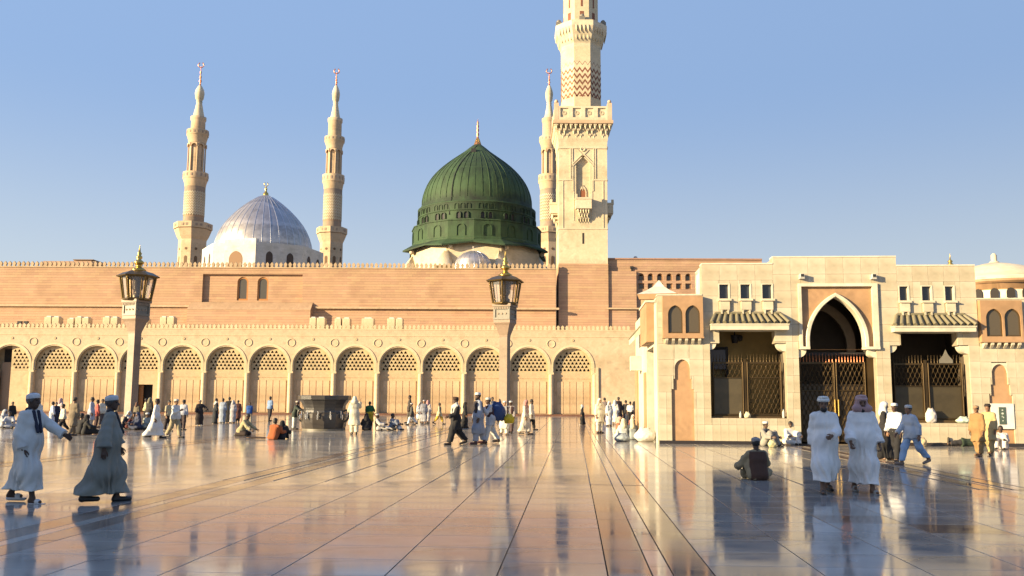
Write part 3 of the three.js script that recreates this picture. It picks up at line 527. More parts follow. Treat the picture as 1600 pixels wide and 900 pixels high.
// small lead dome in front of it
function leadDome(t, cpx, D, prof, ribs, rr2) {
  const o = at(cpx, 412, D), s = at(cpx + 1, 412, D).x - o.x, Y = (p, r = 60) => at(cpx, p, D - 0.5 * r * s).y; t.position.set(o.x, 0, o.z);
  const pr = prof.map(([r, p]) => [r * s, Y(p, r)]); part('dome_shell', lathe(pr, 48), M.lead, t);
  for (let i = 0; i < ribs; i++) { const a = (i + 0.3) / ribs * 2 * Math.PI; meshRaw('seam_rib', boxUV(new THREE.TubeGeometry(new THREE.CatmullRomCurve3(pr.slice(0, -1).map(([r, y]) => V(Math.sin(a) * r, y, Math.cos(a) * r))), 16, rr2, 4).toNonIndexed()), M.leadRib, t); }
  return { s, Y };
}
{
  const t = thing('small_lead_dome', 'small grey lead dome peeping over the wall before the green dome', 'dome');
  const { s, Y } = leadDome(t, 739.5, 97, [[29, 420], [28.2, 412], [26, 405], [22, 399.5], [16, 395.5], [9, 393], [3, 391.8], [0.5, 391.5]], 20, 0.02);
  part('finial', lathe([[1.2 * s, Y(392, 0)], [0.5 * s, Y(390, 0)], [0.8 * s, Y(388.5, 0)], [0.1, Y(385, 0)]], 8), M.lead, t);
  part('drum', lathe([[28 * s, 0], [28 * s, Y(412)]], 24), M.creamTrim, t);
}
{
  const t = thing('silver_dome', 'pointed silver dome on a white octagonal drum between two minarets', 'dome');
  const { s, Y } = leadDome(t, 411, 116, [[75, 386], [74, 380], [72, 371], [68, 360], [62, 349.5], [54, 339.5], [44, 329.5], [33, 320.5], [22, 313], [12, 307.5], [5, 305]], 36, 0.028);
  part('finial', lathe([[4.4, 306.5], [4.2, 302.5], [2, 300], [1.4, 298], [2.2, 295.5], [0.9, 293], [0.7, 291]].map(([r, p]) => [r * s, Y(p, 0)]), 12), M.gold, t);
  part('crescent', new THREE.TorusGeometry(3.1 * s, 0.6 * s, 6, 16, 5.2).rotateZ(Math.PI / 2 + 0.5).translate(0, Y(288, 0), 0), M.gold, t);
  part('drum', lathe([[92 * s, 0], [92 * s, Y(385, 92)], [74 * s, Y(384, 80)]], 8, true, 0.16), M.whitePaint, t);
  const ap8 = 92 * s * Math.cos(Math.PI / 8), hf = 92 * s * Math.sin(Math.PI / 8), b = new MB().box(-hf * 0.45, hf, 0, Y(380, 95), ap8 - 0.6, ap8 + 0.14).build('projecting_bay', M.whitePaint, t); b.rotation.y = 0.16 - Math.PI / 8;
  const wi = new MB(); const af = 92 * s * Math.cos(Math.PI / 8);
  for (let q = 0; q < 8; q++) for (const x of [-0.26, 0.26]) wi.ext(arch(0.42, 0, Y(405, 92), 0.55, 6, x * 5), q === 7 ? 0.01 : 0.06, M4(0, 0, 0, 0, 0.16 + (q + 0.5) * Math.PI / 4, 0).multiply(M4(0, 0, af - 0.02)));
  wi.build('drum_window', std([0.07, 0.05, 0.04]), t, 'stuff');
  new MB().ext(arch(0.92, 0, Y(411, 95), 1.02, 10, hf * 0.1), 0.05, M4(0, 0, ap8 + 0.12)).build('lunette', std([0.22, 0.13, 0.07]), b);
}
// far pale building low on the skyline at left, and the rear wall at right
{
  const t = thing('distant_building', 'low tan rooftop building on the skyline above the left end of the high wall', 'building', [at(105, 412, 120).x, 0, -120]);
  const s = 0.0862, Y = (p) => at(105, p, 120).y; new MB().box(-38 * s, 38 * s, 0, Y(408), -6, 0).box(4 * s, 32 * s, Y(408), Y(404.5), -5, -1).build('wall', M.rear, t);
  new MB().box(4 * s, 36 * s, Y(404.5), Y(403.6), -5.2, -0.8).box(34 * s, 40 * s, Y(408), Y(406), -3, -1).build('roof_slab', std([0.2, 0.15, 0.11]), t);
}
{
  const B = facade(1000, 91.45, 0.4), t = thing('rear_mosque_wing', 'long tan stone wing with two rows of small arched windows behind the gate building', 'building', B.o.toArray(), -B.a);
  const top = B.Y(405.5), x0 = B.X(940), x1 = B.X(1196); const ws = []; for (let i = 0; i < 6; i++) ws.push(B.X(1004 + i * 14.9));
  const w = new MB().ext(rectPts(x0, x1, 0, top), 0.35, M4(0, 0, -0.35), [...ws.map((x) => arch(0.31, B.Y(438.5), B.Y(432), 0.34, 6, x)), ...ws.map((x) => rectPts(x - 0.31, x + 0.31, B.Y(451.5), B.Y(442.5)))]); w.build('wall', M.rear, t);
  new MB().box(x0, x1, 0, top - 0.1, -5, -0.6).build('wall_core', M.rear, t);
  new MB().box(x0, x1, top, top + 0.14, -0.5, 0.1).box(B.X(996), x1, B.Y(424), B.Y(423), 0, 0.06).build('coping', stone([0.42, 0.24, 0.16]), t);
  ws.forEach((x) => { for (const lo of [0, 1]) { const f = new MB(); if (lo) f.ext(rectPts(-0.31, 0.31, B.Y(451.5), B.Y(442.5)), 0.05, null, [rectPts(-0.2, 0.2, B.Y(450), B.Y(443.8))]); else f.ext(arch(0.31, B.Y(438.5), B.Y(432), 0.34, 6), 0.05, null, [arch(0.2, B.Y(437.4), B.Y(432), 0.22, 6)]); const o = f.build('window', std([0.22, 0.12, 0.06]), t); o.position.set(x, 0, -0.22); const g = new MB().box(-0.22, 0.22, lo ? B.Y(450.5) : B.Y(438), lo ? B.Y(443.5) : B.Y(431), 0, 0.02).build('pane', M.bronzeGlass, o); g.position.z = -0.01; } });
  new MB().box(B.X(940), B.X(995.5), 0, B.Y(424.5), 0.003, 0.32).build('lower_wall', M.rear, t);
  new MB().box(B.X(949), B.X(1000), B.Y(484), B.Y(481.8), 0.32, 0.55).build('ledge', M.upperTrim, t);
  for (const [px, k] of [[951, 0], [989, 1]]) new MB().box(-0.07, 0.07, B.Y(424.5), B.Y(415.5 + k), 0, 0.12).box(-0.16 * k, 0.16 * k + 0.01, B.Y(420), B.Y(416.5), 0, 0.2).build('wall_lamp', M.black, t).position.x = B.X(px);
  const rl = thing('roof_lamp', 'round white lamp on the roof edge of the rear wing right of the great minaret', 'lamp', at(993, 404, 93.5).toArray()); rl.position.y = top + 0.14;
  new MB().bar([0, 0, 0], [0, 0.16, 0], 0.05).build('post', M.black, rl); part('globe', new THREE.SphereGeometry(0.22, 12, 8).translate(0, 0.32, 0), M.whitePaint, rl);
}
// ------------------------------------------------------------------ white marble gate building on the right
const R = facade(1029, 33.7, 4);
{
  const t = thing('gate_building', 'white marble gate building with pointed portal, tiled awnings and arched oriels', 'building', R.o.toArray(), -R.a);
  const X = (px, py = 560, o = 0) => R.X(px, py, o), Y = (py, px = 1250) => R.Y(py, px);
  const rc = (x0, x1, yb, yt) => { const xm = (x0 + x1) / 2, ym = yb === null ? 600 : (yb + yt) / 2; return [X(x0, ym), X(x1, ym), yb === null ? 0 : Y(yb, xm), Y(yt, xm)]; };
  const xB = X(1096, 440), xC = X(1207, 430), xD = X(1400, 430), xE = X(1523, 440), xF = X(1523, 440) + 4.4;
  const tA = Y(462, 1050), tB = Y(413.5, 1140), tC = Y(402.5, 1300), tD = Y(416, 1460), tE = Y(468, 1560);
  const vols = [[0, xB, 0, tA], [xB, xC, 0, tB], [xC, xD, 0, tC], [xD, xE, 0, tD], [xE, xF, 0, tE]];
  const o1 = [rc(1110, 1229, 653.5, 536.5), rc(1123.5, 1210, 536.5, 517)], o2 = [rc(1392.5, 1516, 661, 540), rc(1406.5, 1495, 540, 520)];
  o1[1][2] = o1[0][3]; o2[1][2] = o2[0][3];
  const pd = rc(1249, 1370.5, null, 546), pp = rc(1252, 1363, 546, 448); pp[2] = pd[3];
  const wins = [[1122, 1140], [1155, 1173.5], [1189, 1207.5]].map(([a, b]) => rc(a, b, 467, 443.5)).concat([[1403, 1420], [1438, 1456], [1474, 1491]].map(([a, b]) => rc(a, b, 470, 446.5)));
  const holes = [...o1, ...o2, pd, pp, ...wins];
  const n1 = { x0: X(1049.5, 640), x1: X(1084.5, 640), cx: X(1066.5, 590), ys: [0.12, Y(608, 1066), Y(592, 1066), Y(561.5, 1066)] }, n2 = { x0: X(1546, 640), x1: X(1582.5, 640), cx: X(1562.5, 590), ys: [0.12, Y(618, 1562), Y(601, 1562), Y(569, 1562)] };
  const niches = [n1, n2], oriels = [rc(1034.5, 1097, 527, 463.5), rc(1527.5, 1592.5, 533.5, 470.5)];
  // backing wall
  const bk = new MB(); for (const v of vols) { let q = [v]; for (const h of holes) q = rectSub(q, h); for (const r of q) bk.box(r[0], r[1], r[2], r[3], -0.45, -0.02); }
  bk.build('wall', M.joint, t);
  // marble cladding: slabs with open joints
  const nh = niches.map((n) => [[n.x0, n.x1, 0, n.ys[1]], [n.x0 + 0.075, n.x1 - 0.075, n.ys[1], n.ys[2]], [n.x0 + 0.135, n.x1 - 0.135, n.ys[2], n.ys[3] + 0.04]]).flat();
  const panel = (r) => { const w = r[1] - r[0] - 0.007, h = r[3] - r[2] - 0.007; if (w < 0.03 || h < 0.03) return; const m = meshRaw('marble_panel', boxUV(new THREE.BoxGeometry(w, h, 0.08)), M.wbPanel[Math.floor(rnd() * 5)], t); m.position.set((r[0] + r[1]) / 2, (r[2] + r[3]) / 2, 0.02 + rr(-0.002, 0.002)); };
  const ROW = 0.595, yl = 0.12 + ROW * 3;
  for (const v of vols) {
    const cells = [];
    const nx = Math.round((v[1] - v[0]) / 0.30), nu = Math.max(1, Math.round((v[1] - v[0]) / 0.62));
    for (let r = 0; r < 3; r++) for (let c = 0; c < nx; c++) cells.push([v[0] + (v[1] - v[0]) * c / nx, v[0] + (v[1] - v[0]) * (c + 1) / nx, 0.12 + r * ROW, 0.12 + (r + 1) * ROW]);
    const ru = Math.round((v[3] - yl) / 0.6);
    for (let r = 0; r < ru; r++) for (let c = 0; c < nu; c++) cells.push([v[0] + (v[1] - v[0]) * c / nu, v[0] + (v[1] - v[0]) * (c + 1) / nu, yl + (v[3] - yl) * r / ru, yl + (v[3] - yl) * (r + 1) / ru]);
    for (const c of cells) {
      let q = [c]; for (const h of [...holes, ...nh, ...oriels.map((o) => [o[0], o[1], o[2], o[3]])]) q = rectSub(q, h);
      // merge slivers: take each remaining rectangle as a cut slab
      for (const r of q) panel(r);
    }
  }
  const pl = new MB(); for (const [a, b] of [[0, o1[0][0]], [o1[0][0], pd[0]], [pd[1], xF]]) pl.box(a + 0.001, b - 0.001, 0, 0.118, -0.02, 0.07); pl.build('plinth', M.plinth, t);
  const cap = new MB(); for (const [i, v] of vols.entries()) cap.box(v[0] - (i ? 0 : 0.02), v[1], v[3], v[3] + 0.05, -0.47, 0.08); cap.build('coping', M.wbTrim, t);
  // body of the building behind the front: sides, roof, rear, upper flanks
  const bd = new MB(); bd.box(0, 0.4, 0, tA, -1.9, -0.45).box(0, 0.4, 0, tA, -12, -5.4).box(0, 0.4, Y(545, 1029) + 0.2, tA, -5.4, -1.9).box(0, xF, 0, tA, -12.3, -12); for (const [i, v] of vols.entries()) { const dz = i === 2 ? -3.7 : -1.8; bd.box(v[0], v[1], v[3] - 0.2, v[3] - 0.05, dz, -0.45); if (v[3] > tA + 0.1) bd.box(v[0], v[1], tA - 0.1, v[3] - 0.2, dz, dz + 0.25); } bd.box(0.4, xD, tA - 0.35, tA - 0.2, -12, -3.7).box(xD, xF - 0.001, tE - 0.4, tE - 0.3, -12, -1.8).box(X(1056, 457), xB + 1, tA - 0.2, tA + 0.22, -2.6, -2.2);
  for (const [x, lo, hi] of [[xB, tA, tB], [xC, tB, tC]]) bd.box(x, x + 0.3, lo - 0.2, hi - 0.06, x === xC ? -3.7 : -1.8, -0.455); for (const [x, lo, hi] of [[xD, tD, tC], [xE, tE, tD]]) bd.box(x - 0.3, x, lo - 0.2, hi - 0.06, x === xD ? -3.7 : -1.8, -0.455);
  bd.build('building_body', M.whiteStone, t);
  // rooms seen through the openings
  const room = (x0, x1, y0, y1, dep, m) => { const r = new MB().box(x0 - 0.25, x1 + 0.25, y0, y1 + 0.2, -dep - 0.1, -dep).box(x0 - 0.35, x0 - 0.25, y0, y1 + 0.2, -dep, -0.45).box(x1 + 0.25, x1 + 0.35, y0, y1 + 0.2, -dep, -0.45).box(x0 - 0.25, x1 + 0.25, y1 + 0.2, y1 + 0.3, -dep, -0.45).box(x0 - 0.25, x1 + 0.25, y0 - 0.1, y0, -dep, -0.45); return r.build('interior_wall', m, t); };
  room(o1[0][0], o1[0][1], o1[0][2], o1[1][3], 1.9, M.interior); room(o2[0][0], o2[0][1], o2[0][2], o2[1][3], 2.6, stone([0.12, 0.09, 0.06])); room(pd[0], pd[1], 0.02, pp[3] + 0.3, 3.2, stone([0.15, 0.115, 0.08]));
  const b1 = new MB().box(X(1119), X(1146), Y(575), Y(543), -1.82, -1.72).build('inner_screen', std([0.12, 0.11, 0.12], { roughness: 0.4 }), t); new MB().box(X(1146), X(1150), Y(600), Y(538), -1.84, -1.7).box(X(1118), X(1150), Y(543), Y(538.5), -1.8, -1.68).build('inner_screen_frame', M.black, t);
  const il = new MB().bar([X(1160), Y(526), -1.5], [X(1160), o1[1][3] + 0.1, -1.5], 0.03).add(new THREE.CylinderGeometry(0.16, 0.12, 0.3, 8), M4(X(1160), Y(526), -1.5)).add(new THREE.SphereGeometry(0.13, 8, 6), M4(X(1168), Y(524), -1.5)).build('hanging_lantern', M.black, t);
  // niches: shallow tan insets with stepped sides and an arched head
  for (const [k, n] of niches.entries()) {
    const [y0, y1, y2, y3] = n.ys, a = n.x0, b = n.x1, hw = (b - a) / 2 - 0.135, cx = (a + b) / 2, ah = arch(hw, y2, y3 - hw * 1.12, hw * 1.12, 10, cx);
    new MB().ext([[a, y0], [a, y1], [a + 0.075, y1], [a + 0.075, y2], ...ah.slice(0), [b - 0.075, y2], [b - 0.075, y1], [b, y1], [b, y0]], 0.006, M4(0, 0, -0.019)).build('niche', M.tan, t);
    new MB().ext([...ah.slice(1, -1), [cx + hw + 0.001, y3 + 0.04], [cx - hw - 0.001, y3 + 0.04]].map(([x, y]) => [x, y]), 0.078, M4(0, 0, -0.019)).build('niche_spandrel', M.wbPanel[0], t);
  }
  const board = new MB().box(X(1547.5, 650), X(1583, 650), Y(670, 1565), Y(630.5, 1565), -0.012, 0.09).build('white_board', M.whitePaint, t);
  // square windows with sill boxes
  wins.forEach((w) => {
    const f = new MB().box(w[0], w[0] + 0.035, w[2], w[3], -0.2, 0.075).box(w[1] - 0.05, w[1], w[2], w[3], -0.2, 0.075).box(w[0] + 0.035, w[1] - 0.05, w[3] - 0.03, w[3], -0.2, 0.075).box(w[0] - 0.03, w[1] + 0.05, w[2] - 0.06, w[2], -0.2, 0.11).build('window', M.wbTrim, t);
    new MB().box(w[0] + 0.035, w[1] - 0.05, w[2], w[3] - 0.03, -0.09, -0.07).build('pane', M.glass, f);
    const bx = new MB(), y1 = w[2] - 0.09, y0 = w[2] - 0.42; bx.box(w[0] + 0.04, w[1] - 0.03, y0, y1, 0.02, 0.15).box(w[0] - 0.02, w[1] + 0.03, y1, y1 + 0.045, 0.02, 0.21);
    for (const x of [w[0] + 0.07, w[1] - 0.12]) bx.box(x, x + 0.06, y0 - 0.16, y0, 0.02, 0.14).box(x, x + 0.1, y0 - 0.045, y0 - 0.0, 0.09, 0.12); bx.build('window_bracket', M.wbPanel[1], t);
  });
  // oriels
  oriels.forEach((o, k) => {
    const dz = 0.28, cxs = k ? [1548, 1576.5] : [1054, 1081], hw = k ? 0.285 : 0.27, yb = k ? Y(526.5, 1562) : Y(521.5, 1067), yt = k ? Y(483.5, 1562) : Y(478, 1067);
    const ah = cxs.map((c) => arch(hw, yb, yt - 0.34, 0.34, 8, X(c, 500)));
    const or = new MB().ext(rectPts(o[0], o[1], o[2], o[3]), 0.08, M4(0, 0, dz - 0.08), ah).box(o[0], o[0] + 0.05, o[2], o[3], -0.02, dz - 0.08).box(o[1] - 0.05, o[1], o[2], o[3], -0.02, dz - 0.08).box(o[0] + 0.05, o[1] - 0.05, o[3] - 0.05, o[3], -0.02, dz - 0.08).box(o[0] + 0.05, o[1] - 0.05, o[2], o[2] + 0.05, -0.02, dz - 0.08).box(o[0] - 0.02, o[1] + 0.02, o[2] - 0.05, o[2] - 0.001, -0.02, dz + 0.02).build('oriel', M.tan, t);
    cxs.forEach((c, i) => { const x = X(c, 500), fo = ah[i], fi = arch(hw - 0.045, yb + 0.05, yt - 0.34, 0.29, 8, x); const f = new MB().ext(fo, 0.05, M4(0, 0, dz - 0.1), [fi]).build('oriel_window', M.frame, or); const p = new MB().ext(fi, 0.01, M4(0, 0, dz - 0.085)).build('oriel_pane', M.bronzeGlass, or); });
    const cb = new MB(), n = 6; for (let i = 0; i < n; i++) { const x = o[0] + 0.14 + (o[1] - o[0] - 0.28) * i / (n - 1); cb.ext([[0, 0], [dz - 0.03, 0], [dz - 0.04, -0.08], [0.1, -0.2], [0, -0.2]].map(([a, b]) => [a, b]), 0.1, M4(x - 0.05, o[2] - 0.051, 0.02, 0, -Math.PI / 2, 0).multiply(M4(0, 0, -0.1))); } cb.build('corbel', M.wbPanel[1], t);
  });
  // awnings
  [[1109, 1228.5, 507, 516.5, 492.5, 1118, 1218, o1], [1391.5, 1517, 510.5, 519.5, 494.5, 1401, 1505, o2]].forEach(([a, b, yt, yb, yr, ra, rb, o]) => {
    const x0 = X(a, 512), x1 = X(b, 512), y0 = Y(yb, a), y1 = Y(yt, a), y2 = Y(yr, a) + 0.03, dz = 0.44, n = 12, r0 = X(ra, yr), r1 = X(rb, yr);
    const aw = new MB().box(x0, x1, y0, y1, 0.021, dz).box(x0 - 0.02, x1 + 0.02, y1 - 0.05, y1 - 0.001, 0.021, dz + 0.03).build('awning', M.wbTrim, t);
    const sl = []; const A = [x0, y1, dz], B = [x1, y1, dz], C = [r1, y2, 0.03], Dd = [r0, y2, 0.03], E = [x0, y1, 0.02], G = [x1, y1, 0.02]; sl.push(...A, ...B, ...C, ...A, ...C, ...Dd, ...E, ...A, ...Dd, ...B, ...G, ...C);
    const sg = new THREE.BufferGeometry(); sg.setAttribute('position', new THREE.Float32BufferAttribute(sl, 3)); sg.computeVertexNormals(); new MB().add(sg).build('roof_deck', M.tile, aw);
    for (let i = 0; i <= n; i++) { const u = i / n, m = new MB().bar([x0 + (x1 - x0) * u, y1 + 0.04, dz + 0.05], [r0 + (r1 - r0) * u, y2 + 0.02, 0.03], 0.072, 8).build('roof_tile', M.tile, aw); }
    new MB().bar([r0, y2 + 0.04, 0.06], [r1, y2 + 0.04, 0.06], 0.06, 8).build('ridge_tile', M.tile, aw);
    new MB().box(o[1][0] - 0.1, o[1][1] + 0.1, o[1][3] - 0.001, y0 - 0.002, -0.44, 0.3).build('lintel', M.wbTrim, t);
  });
  // quarter-round corbels under the imposts
  const quarter = (x, y, dir, r = 0.24) => { const p = [[0, 0]]; for (let i = 0; i <= 8; i++) { const a = i / 8 * Math.PI / 2; p.push([r * Math.cos(a) * dir, -r * Math.sin(a)]); } const pts = dir > 0 ? p.reverse() : p; new MB().ext(pts, 0.42, M4(x, y, -0.42)).build('impost_corbel', M.wbTrim, t); };
  quarter(o1[0][0], o1[0][3] - 0.004, 1); quarter(o1[0][1], o1[0][3] - 0.004, -1, 0.3); quarter(o2[0][0], o2[0][3] - 0.004, 1, 0.27); quarter(o2[0][1], o2[0][3] - 0.004, -1, 0.3); quarter(pd[0], pd[3] - 0.004, 1, 0.3); quarter(pd[1], pd[3] - 0.004, -1, 0.3);
  // the great portal: frame, tan field, archivolt
  const fw = 0.11, fr = new MB().box(pp[0] - fw, pp[0], pd[3] + 0.06, pp[3] + fw, -0.02, 0.14).box(pp[1], pp[1] + 0.19, pd[3] + 0.06, pp[3] + fw, -0.02, 0.14).box(pp[0], pp[1], pp[3], pp[3] + fw, -0.02, 0.14).build('portal_frame', M.wbTrim, t);
  const acx = (X(1263, 510) + X(1350.5, 510)) / 2, ahw = (X(1350.5, 510) - X(1263, 510)) / 2, sp = Y(533, 1306), rise = Y(463, 1306) - sp, yB = pd[3];
  new MB().ext(rectPts(pp[0], pp[1], yB, pp[3]), 0.3, M4(0, 0, -0.32), [arch(ahw + 0.02, yB + 0.001, sp, rise + 0.02, 14, acx)]).build('portal_field', M.tan, t);
  const ao = arch(ahw + 0.105, yB + 0.1, sp, rise + 0.10, 14, acx), ai = arch(ahw, yB + 0.1, sp, rise, 14, acx).reverse();
  new MB().ext([...ao, ...ai], 0.4, M4(0, 0, -0.3), [], 0.02).build('portal_arch', M.wbTrim, t);
  new MB().box(pp[0] - fw, acx - ahw, yB, yB + 0.098, -0.4, 0.17).box(acx + ahw, pp[1] + 0.19, yB, yB + 0.098, -0.4, 0.17).build('impost', M.wbTrim, t);
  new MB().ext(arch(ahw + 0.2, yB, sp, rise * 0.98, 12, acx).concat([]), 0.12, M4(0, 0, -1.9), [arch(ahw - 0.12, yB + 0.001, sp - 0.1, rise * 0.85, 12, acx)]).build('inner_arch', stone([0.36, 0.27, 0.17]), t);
  new MB().box(pd[0], pd[1], yB - 0.2, yB - 0.08, -0.75, -0.6).build('door_beam', M.black, t);
  // gates: frame, ogee lattice above, wire mesh below, spikes on top
  function gate(x0, x1, y0, y1, z, yLat, name, spikes, open, meshMat, turnSide) {
    const f = 0.065, g = new MB().box(x0, x0 + f, y0, y1, z - 0.04, z + 0.04).box(x1 - f, x1, y0, y1, z - 0.04, z + 0.04).box(x0 + f, x1 - f, y1 - f, y1, z - 0.035, z + 0.035).box(x0 + f, x1 - f, y0, y0 + f, z - 0.035, z + 0.035).box(x0 + f, x1 - f, yLat - 0.02, yLat + 0.02, z - 0.03, z + 0.03).bar([x0 + 0.03, y0, z + 0.06], [x0 + 0.03, y1, z + 0.06], 0.025).bar([x1 - 0.03, y0, z + 0.06], [x1 - 0.03, y1, z + 0.06], 0.025).build('gate', M.gate, t);
    const la = new MB(), n = Math.max(3, Math.round((x1 - x0 - 2 * f) / 0.17)), w = (x1 - x0 - 2 * f) / n, per = 0.36;
    for (let i = 0; i <= n; i++) for (const k of [-1, 1]) { const pts = []; const N = 26; for (let j = 0; j <= N; j++) { const y = y0 + f + (y1 - y0 - 2 * f) * (open ? j / N : 1 - (j / N) * (y1 - f - yLat) / (y1 - y0 - 2 * f)); const x = x0 + f + i * w + k * w * 0.5 * (0.5 - 0.5 * Math.cos((y - y0) / per * 2 * Math.PI)); pts.push(V(Math.min(x1 - f, Math.max(x0 + f, x)), y, z)); } la.add(new THREE.TubeGeometry(new THREE.CatmullRomCurve3(pts), 44, 0.011, 4)); }
    la.build('lattice', M.gate, g);
    if (meshMat) new MB().box(x0 + f, x1 - f, y0 + f, open ? yLat : yLat - 0.02, z - 0.02, z - 0.008).build('mesh_panel', meshMat, g);
    const s = new MB(); const m = Math.round((x1 - x0) / 0.115); for (let i = 0; i < m; i++) { const x = x0 + (i + 0.5) * (x1 - x0) / m; s.add(new THREE.CylinderGeometry(0.004, 0.02, spikes, 5), M4(x, y1 + spikes / 2, z)).add(new THREE.SphereGeometry(0.026, 6, 4), M4(x, y1 + spikes * 0.35, z)); } s.build('spike_row', name === 'portal' ? M.copper : M.gate, g, 'stuff');
    return g;
  }
  const wire = std([0.095, 0.075, 0.042], { roughness: 0.5, metalness: 0.3, map: clothMap }), wire2 = std([0.068, 0.053, 0.028], { roughness: 0.5, metalness: 0.3, map: clothMap });
  gate(X(1115.5, 610), X(1165, 610), o1[0][2] + 0.09, Y(565, 1140), -0.34, Y(590), 'side', 0.28, false, wire); gate(X(1169.5, 610), X(1225, 610), o1[0][2] + 0.09, Y(565, 1200), -0.34, Y(590), 'side', 0.28, true, null);
  const g3 = gate(X(1401, 610), X(1450, 610), o2[0][2] + 0.12, Y(567, 1420), -0.34, Y(603, 1420), 'side', 0.3, false, wire2), g4 = gate(X(1455.5, 610), X(1511, 610), o2[0][2] + 0.12, Y(567, 1480), -0.34, Y(603, 1480), 'side', 0.3, false, wire2);
  gate(pd[0] + 0.12, X(1309), 0.1, Y(565, 1285), -0.5, Y(610, 1285), 'portal', 0.34, true, null); gate(X(1310), pd[1] - 0.25, 0.1, Y(565, 1335), -0.5, Y(610, 1335), 'portal', 0.34, true, null);
  new MB().box(pd[0] + 0.15, pd[1] - 0.28, 0.15, Y(600, 1300), -0.56, -0.53).build('door_panel', std([0.07, 0.045, 0.02], { roughness: 0.45, metalness: 0.3, map: metalMap }), t);
  new MB().box(pd[1] - 0.22, pd[1] - 0.02, 0.02, yB - 0.3, -0.42, -0.3).build('gate_post', M.gate, t); new MB().box(X(1167, 610) - 0.04, X(1167, 610) + 0.04, o1[0][2] + 0.02, Y(560, 1167), -0.4, -0.28).build('gate_post', M.gate, t); new MB().box(X(1452.5, 610) - 0.05, X(1452.5, 610) + 0.05, o2[0][2] + 0.02, Y(562, 1452), -0.4, -0.28).build('gate_post', M.gate, t);
  for (const px of [1307, 1312.5]) new MB().bar([X(px), Y(650), -0.4], [X(px), Y(624), -0.4], 0.03).build('door_handle', M.gold, t);
  new MB().box(o1[0][0] + 0.001, o1[0][1] - 0.001, o1[0][2] - 0.001, o1[0][2] + 0.07, -0.44, -0.2).box(o2[0][0] + 0.001, o2[0][1] - 0.001, o2[0][2], o2[0][2] + 0.1, -0.44, -0.2).build('gate_sill', M.frame, t);
  new MB().ext([[-0.24, 0], [-0.24, 0.12], [-0.1, 0.28], [-0.06, 0.36], [0, 0.5], [0.06, 0.36], [0.1, 0.28], [0.24, 0.12], [0.24, 0]], 0.03, M4(X(1483), Y(567, 1483), -0.31)).build('crest_plate', M.graniteGrey, t);
  // features of the receding left side
  const so = new MB().box(-0.3, 0.0, Y(530, 1022), Y(466, 1022), -4.9, -1.5).build('side_oriel', M.tan, t);
  new MB().box(-0.34, 0.0, Y(466, 1022), Y(466, 1022) + 0.08, -4.95, -1.45).build('side_oriel_top', M.whiteStone, t);
  new MB().ext(arch(1.0, 0.05, Y(545, 1029) - 0.5, 0.9, 8), 0.05, M4(0.3, 0, -3.6, 0, -Math.PI / 2, 0)).build('side_doorway', M.frame, t);
  new MB().box(-0.06, -0.001, 0.1, Y(575, 1015), -6.6, -6.2).box(-0.06, -0.001, 0.1, Y(575, 1015), -5.9, -5.6).box(-0.08, -0.001, 0.1, Y(545, 1005), -12, -10.5).build('side_pilaster', M.tan, t);
  const sa = new MB().ext([[0, 0], [-0.5, -0.62], [-0.5, -0.86], [0, -0.35]], 4, M4(0, Y(503, 1008) + 0.55, -9.6)).build('side_awning', M.wbTrim, t);
  new MB().ext([[0.0, 0.06], [-0.54, -0.58], [-0.5, -0.619], [0, 0.001]], 3.9, M4(0, Y(503, 1008) + 0.55, -9.55)).build('awning_tiles', M.tile, sa);
  new MB().box(-0.5, 0, Y(568, 1005), Y(540, 1005), -9.2, -8.3).build('side_corbel', M.whiteStone, t);

  { const w = thing('court_wall', 'plain pale wall continuing right of the gate building, out of view', 'wall', V(xF, 0, -1).applyAxisAngle(V(0, 1, 0), -R.a).add(R.o).toArray(), -R.a);
    new MB().box(0.01, 70, 0, 4.6, -0.6, 0).build('wall', M.cream, w); new MB().box(0.01, 70, 4.6, 4.8, -0.7, 0.1).build('coping', M.creamTrim, w); }
  // things fixed to or standing on the gate building
  const toW = (x, y, z) => V(x, y, z).applyAxisAngle(V(0, 1, 0), -R.a).add(R.o);
  const fl = [[1251, 433, 'left'], [1362.5, 433.5, 'right']].map(([px, py, s]) => {
    const p = toW(X(px, py), Y(py, px), 0.06), g = thing('wall_floodlight', 'small white floodlight on the marble wall above the ' + s + ' top corner of the portal frame', 'floodlight', p.toArray(), -R.a);
    new MB().box(-0.1, 0.08, -0.09, -0.05, 0, 0.22).box(-0.1, 0.08, -0.05, 0.08, 0.0, 0.04).build('bracket', M.whitePaint, g); new MB().box(-0.07, 0.07, -0.04, 0.1, 0.06, 0.22).build('lamp_head', M.whitePaint, g); new MB().box(-0.055, 0.055, -0.02, 0.085, 0.22, 0.226).build('lens', M.black, g);
  });
  for (const [px, which] of [[1268, 'leftmost'], [1296, 'middle'], [1324, 'rightmost']]) { const p = toW(X(px, 401), tC + 0.05, -3), g = thing('roof_vent', which + ' of three low dark domed vents on the highest roof edge of the gate', 'vent', p.toArray(), 0, 'dark domed vents on the gate roof'); part('hood', new THREE.SphereGeometry(0.26, 14, 6, 0, Math.PI * 2, 0, Math.PI / 2).scale(1, 0.95, 1).translate(0, 0.12, 0), M.black, g); new MB().cyl(0.2, 0.2, 0, 0, 0.14, 0, 12).build('collar', M.graniteGrey, g); }
